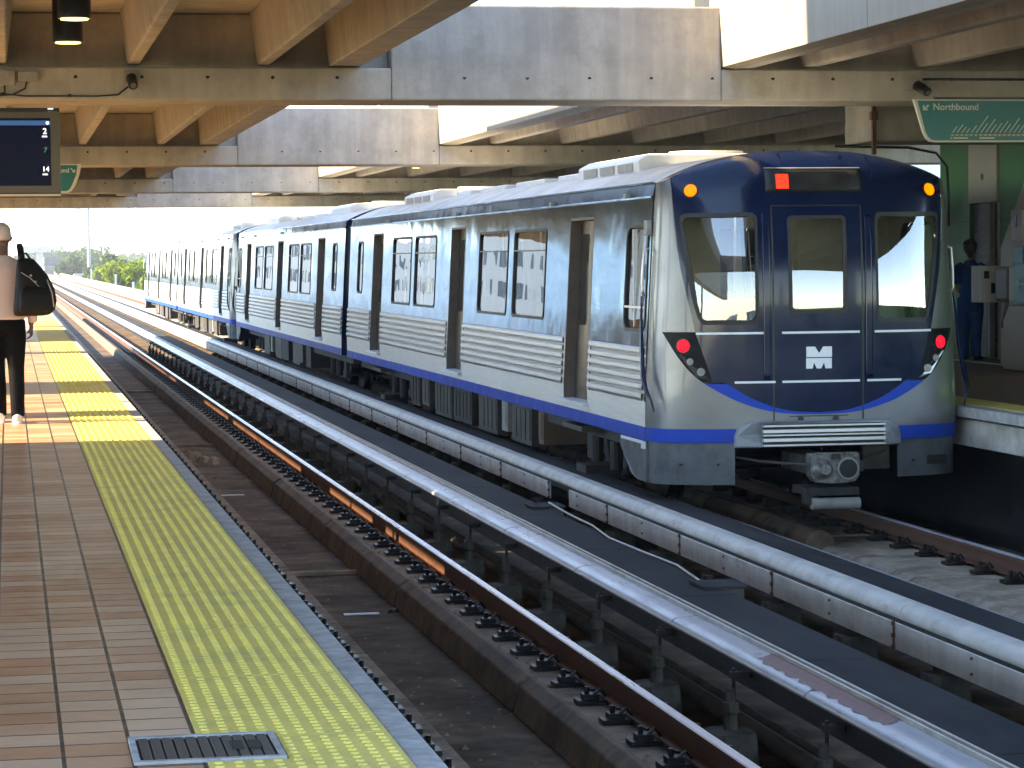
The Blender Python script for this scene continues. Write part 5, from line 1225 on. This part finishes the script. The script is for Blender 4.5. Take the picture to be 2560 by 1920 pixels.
# ------------------------------------------------------------------ beyond the station
def tree(x,y,h,w_,label,leaf,n=900,seed=1,gz=-9,ls=.22):
    rr=random.Random(seed); t=thing('tree',label,'tree',(x,y,gz),'trees right of the far tracks')
    b=MB(); top=gz+h
    b.tube([(x,y,gz),(x+.1,y,gz+h*.3),(x-.1,y,gz+h*.55),(x,y,gz+h*.8)],[.22,.17,.11,.05],n=8)
    cl=[]
    for k in range(14):
        a=rr.uniform(0,2*pi); el=rr.uniform(.1,1.2); L=w_*rr.uniform(.45,.95)
        z0=gz+h*rr.uniform(.35,.7); p1=(x+cos(a)*L*cos(el)*.95,y+sin(a)*L*cos(el)*.95,min(top-.3,z0+L*sin(el)*.8)); cl.append(p1)
        b.tube([(x,y,z0),((x+p1[0])/2,(y+p1[1])/2,(z0+p1[2])/2+.2),p1],[.06,.04,.015],n=5)
    b.build('trunk',M['bark'],t)
    c=MB(); per=n//len(cl)
    for p in cl:
        rad=w_*rr.uniform(.22,.42)
        for i in range(per):
            d=Vector((rr.gauss(0,1),rr.gauss(0,1),rr.gauss(0,.8))).normalized()*rad*rr.uniform(.35,1.05)
            q_=Vector(p)+d; a=Vector((rr.gauss(0,1),rr.gauss(0,1),rr.gauss(0,1))).normalized(); e=a.orthogonal().normalized(); g_=a.cross(e); s_=ls*rr.uniform(.6,1.3)
            c.add([q_-e*s_,q_-g_*s_*.45,q_+e*s_,q_+g_*s_*.45],[(0,1,2,3)])
    c.build('crown',leaf,t)
# bright tree by the last car, others behind
tree(14.0,262,13.0,3.4,'bright green tree next to the end of the last train car',M['leaf'],7000,1,ls=.30)
tree(12.9,285,12.0,3.2,'bright green tree left of the first one, leaning over the tracks',M['leaf'],6000,2,ls=.30)
tree(16.9,270,13.6,3.6,'bright green tree mostly behind the last train car',M['leaf'],3200,9,ls=.28)
k=0
for (x,y,h,w_,lf) in ((14.5,380,11.2,3.6,'leaf'),(13.2,430,10.8,3.6,'leafdark'),(15.6,400,13.5,2.6,'leafdark'),(17.4,470,12.8,4.5,'leafdark'),(13.5,520,11.4,4.5,'leafdark'),(15,590,12.5,5.5,'leafdark'),(18,640,13,6,'leafdark'),(21.5,560,12.6,5,'leaf'),(13,690,12,5,'leafdark'),(22,700,14,7,'leafdark'),(18,800,14,7,'leafdark'),(15,900,14.5,7,'leafdark')):
    tree(x,y,h,w_,'%s tree beyond the far tracks, %s from the bright trees'%('pale green' if lf=='leaf' else 'dark green',['first','second','third','fourth','fifth','sixth','seventh','eighth','ninth','tenth','eleventh','last'][k]),M[lf],3200,20+k,ls=.55); k+=1
tw=MB(); rr=random.Random(5)
for i in range(16000):
    x=rr.uniform(-300,420); y=rr.uniform(900,1150)
    z=-9+rr.uniform(0,1)**.5*(11.6+2*sin(x*.05)+1.2*sin(x*.13)); s_=rr.uniform(1.0,2.4)
    a=Vector((rr.gauss(0,1),rr.gauss(0,1),rr.gauss(0,1))).normalized(); e=a.orthogonal().normalized(); g_=a.cross(e); q_=Vector((x,y,z))
    tw.add([q_-e*s_,q_-g_*s_*.6,q_+e*s_,q_+g_*s_*.6],[(0,1,2,3)])
tag(tw.build('distant_wood',M['leafdark']),kind='stuff',label='far belt of dark green trees on the horizon')
# poles and wires
def pole(x,y,z1,r,label,arms=True):
    t=thing('power_pole',label,'power pole',(x,y,-9),'power poles beyond the station')
    MB().cyl((x,y,-9),(x,y,z1),r,r*.5,n=12).build('pole_shaft',M['pole'],t,auto=40)
    if arms:
        for dz in ((1.0,3.2,6.5) if z1<20 else (6.2,7.5+3.2,15)):
            MB().tube([(x-2.6,y,z1-dz),(x,y,z1-dz+.25),(x+2.2,y,z1-dz+.2)],.09,n=6).build('crossarm',M['pole'],t)
pole(13.0,436,16.5,.36,'tall grey power pole in front of the dark trees')
pole(11.9,1050,22,.6,'distant power pole rising behind the far station')
pole(24,680,12,.3,'faint thin pole between the grey pole and the train',False)
def wire(a,b,sag,lab,k):
    t=thing('power_line',lab,'power line',a,'power lines across the open sky'); pts=[]
    for i in range(17):
        u=i/16; pts.append((a[0]+(b[0]-a[0])*u,a[1]+(b[1]-a[1])*u,a[2]+(b[2]-a[2])*u-sag*4*u*(1-u)))
    MB().tube(pts,.022,n=4).build('wire_run',M['wire'],t)
n_=0
for (dx,dz) in ((-2.4,6.5),(2.1,6.4),(-2.4,10.3),(2.1,10.2),(0,2.2)):
    z=16.5+.5-dz+ (.0); 
    wire((13+dx,436,z),(70+dx,420,z-1.0+n_*.4),1.6,'thin power line running right from the tall grey pole, %s'%['upper one','upper right one','lower one','lower right one','topmost one'][n_],n_)
    n_+=1
for (dx,z) in ((-2,10.2),(2,6.8)):
    wire((13+dx,436,z),(-60+dx,470,z+1),1.5,'thin power line running left from the tall grey pole, %s'%('upper one' if z>8 else 'lower one'),n_)
# distant station with canopy
t=thing('distant_station','small distant station with a pale canopy over the far tracks','station',(8,600,-1))
MB().box(2.0,9.3,590,640,3.55,5.0).build('canopy',M['conc_light'],t)
MB().box(6.2,7.6,590.5,600,-1.4,3.54).build('pillar',M['conc_light'],t)
MB().box(7.9,11.5,596,640,.6,2.5).build('dark_block',M['bldwin'],t)  # plain dark block under the distant canopy
MB().box(7.9,11.5,595,640,-1.5,.59).build('platform_wall',M['conc_light'],t)
MB().box(-8,3,592,640,-1.4,.2).build('platform_slab',M['conc_light'],t)
for (x,y,w_,h,lab,mk) in ((15.2,430,2.6,5.6,'small pale blue shed between the trees','cover_cap'),(12.3,500,1.8,7.9,'small white hut left of the tall grey pole','bldwhite')):
    t=thing('small_building',lab,'shed',(x,y,-9))
    MB().box(x,x+w_,y,y+4,-9,-9+h).build('wall',M[mk],t); MB().box(x-.2,x+w_+.2,y-.2,y+4.2,-9+h,-9+h+.3).build('roof',M['conc_light'],t)
for (x,y,h,lab) in ((11.3,245,8.6,'thin white post right of the far tracks, beside the bright trees'),(10.7,270,9.2,'thin white post left of the bright trees'),(10.55,345,9.6,'thin white post by the tall grey pole')):
    t=thing('marker_post',lab,'post',(x,y,-9),'white posts beside the guideway'); MB().box(x-.09,x+.09,y-.09,y+.09,-9,-9+h).build('post_shaft',M['bldwhite'],t)


# ------------------------------------------------------------------ haze
hz=MB().box(-1150,1150,-320,1750,-10,30).build('haze',None)
hm=bpy.data.materials.new('haze_air'); hm.use_nodes=True; nt=hm.node_tree; nt.nodes.clear()
o_=nt.nodes.new('ShaderNodeOutputMaterial'); v_=nt.nodes.new('ShaderNodeVolumePrincipled'); v_.inputs['Color'].default_value=(.86,.93,1,1); v_.inputs['Density'].default_value=.00028; v_.inputs['Anisotropy'].default_value=.2
nt.links.new(v_.outputs[0],o_.inputs['Volume']); hz.data.materials.clear(); hz.data.materials.append(hm); tag(hz,label='pale daylight haze in the air over the tracks',kind='stuff')
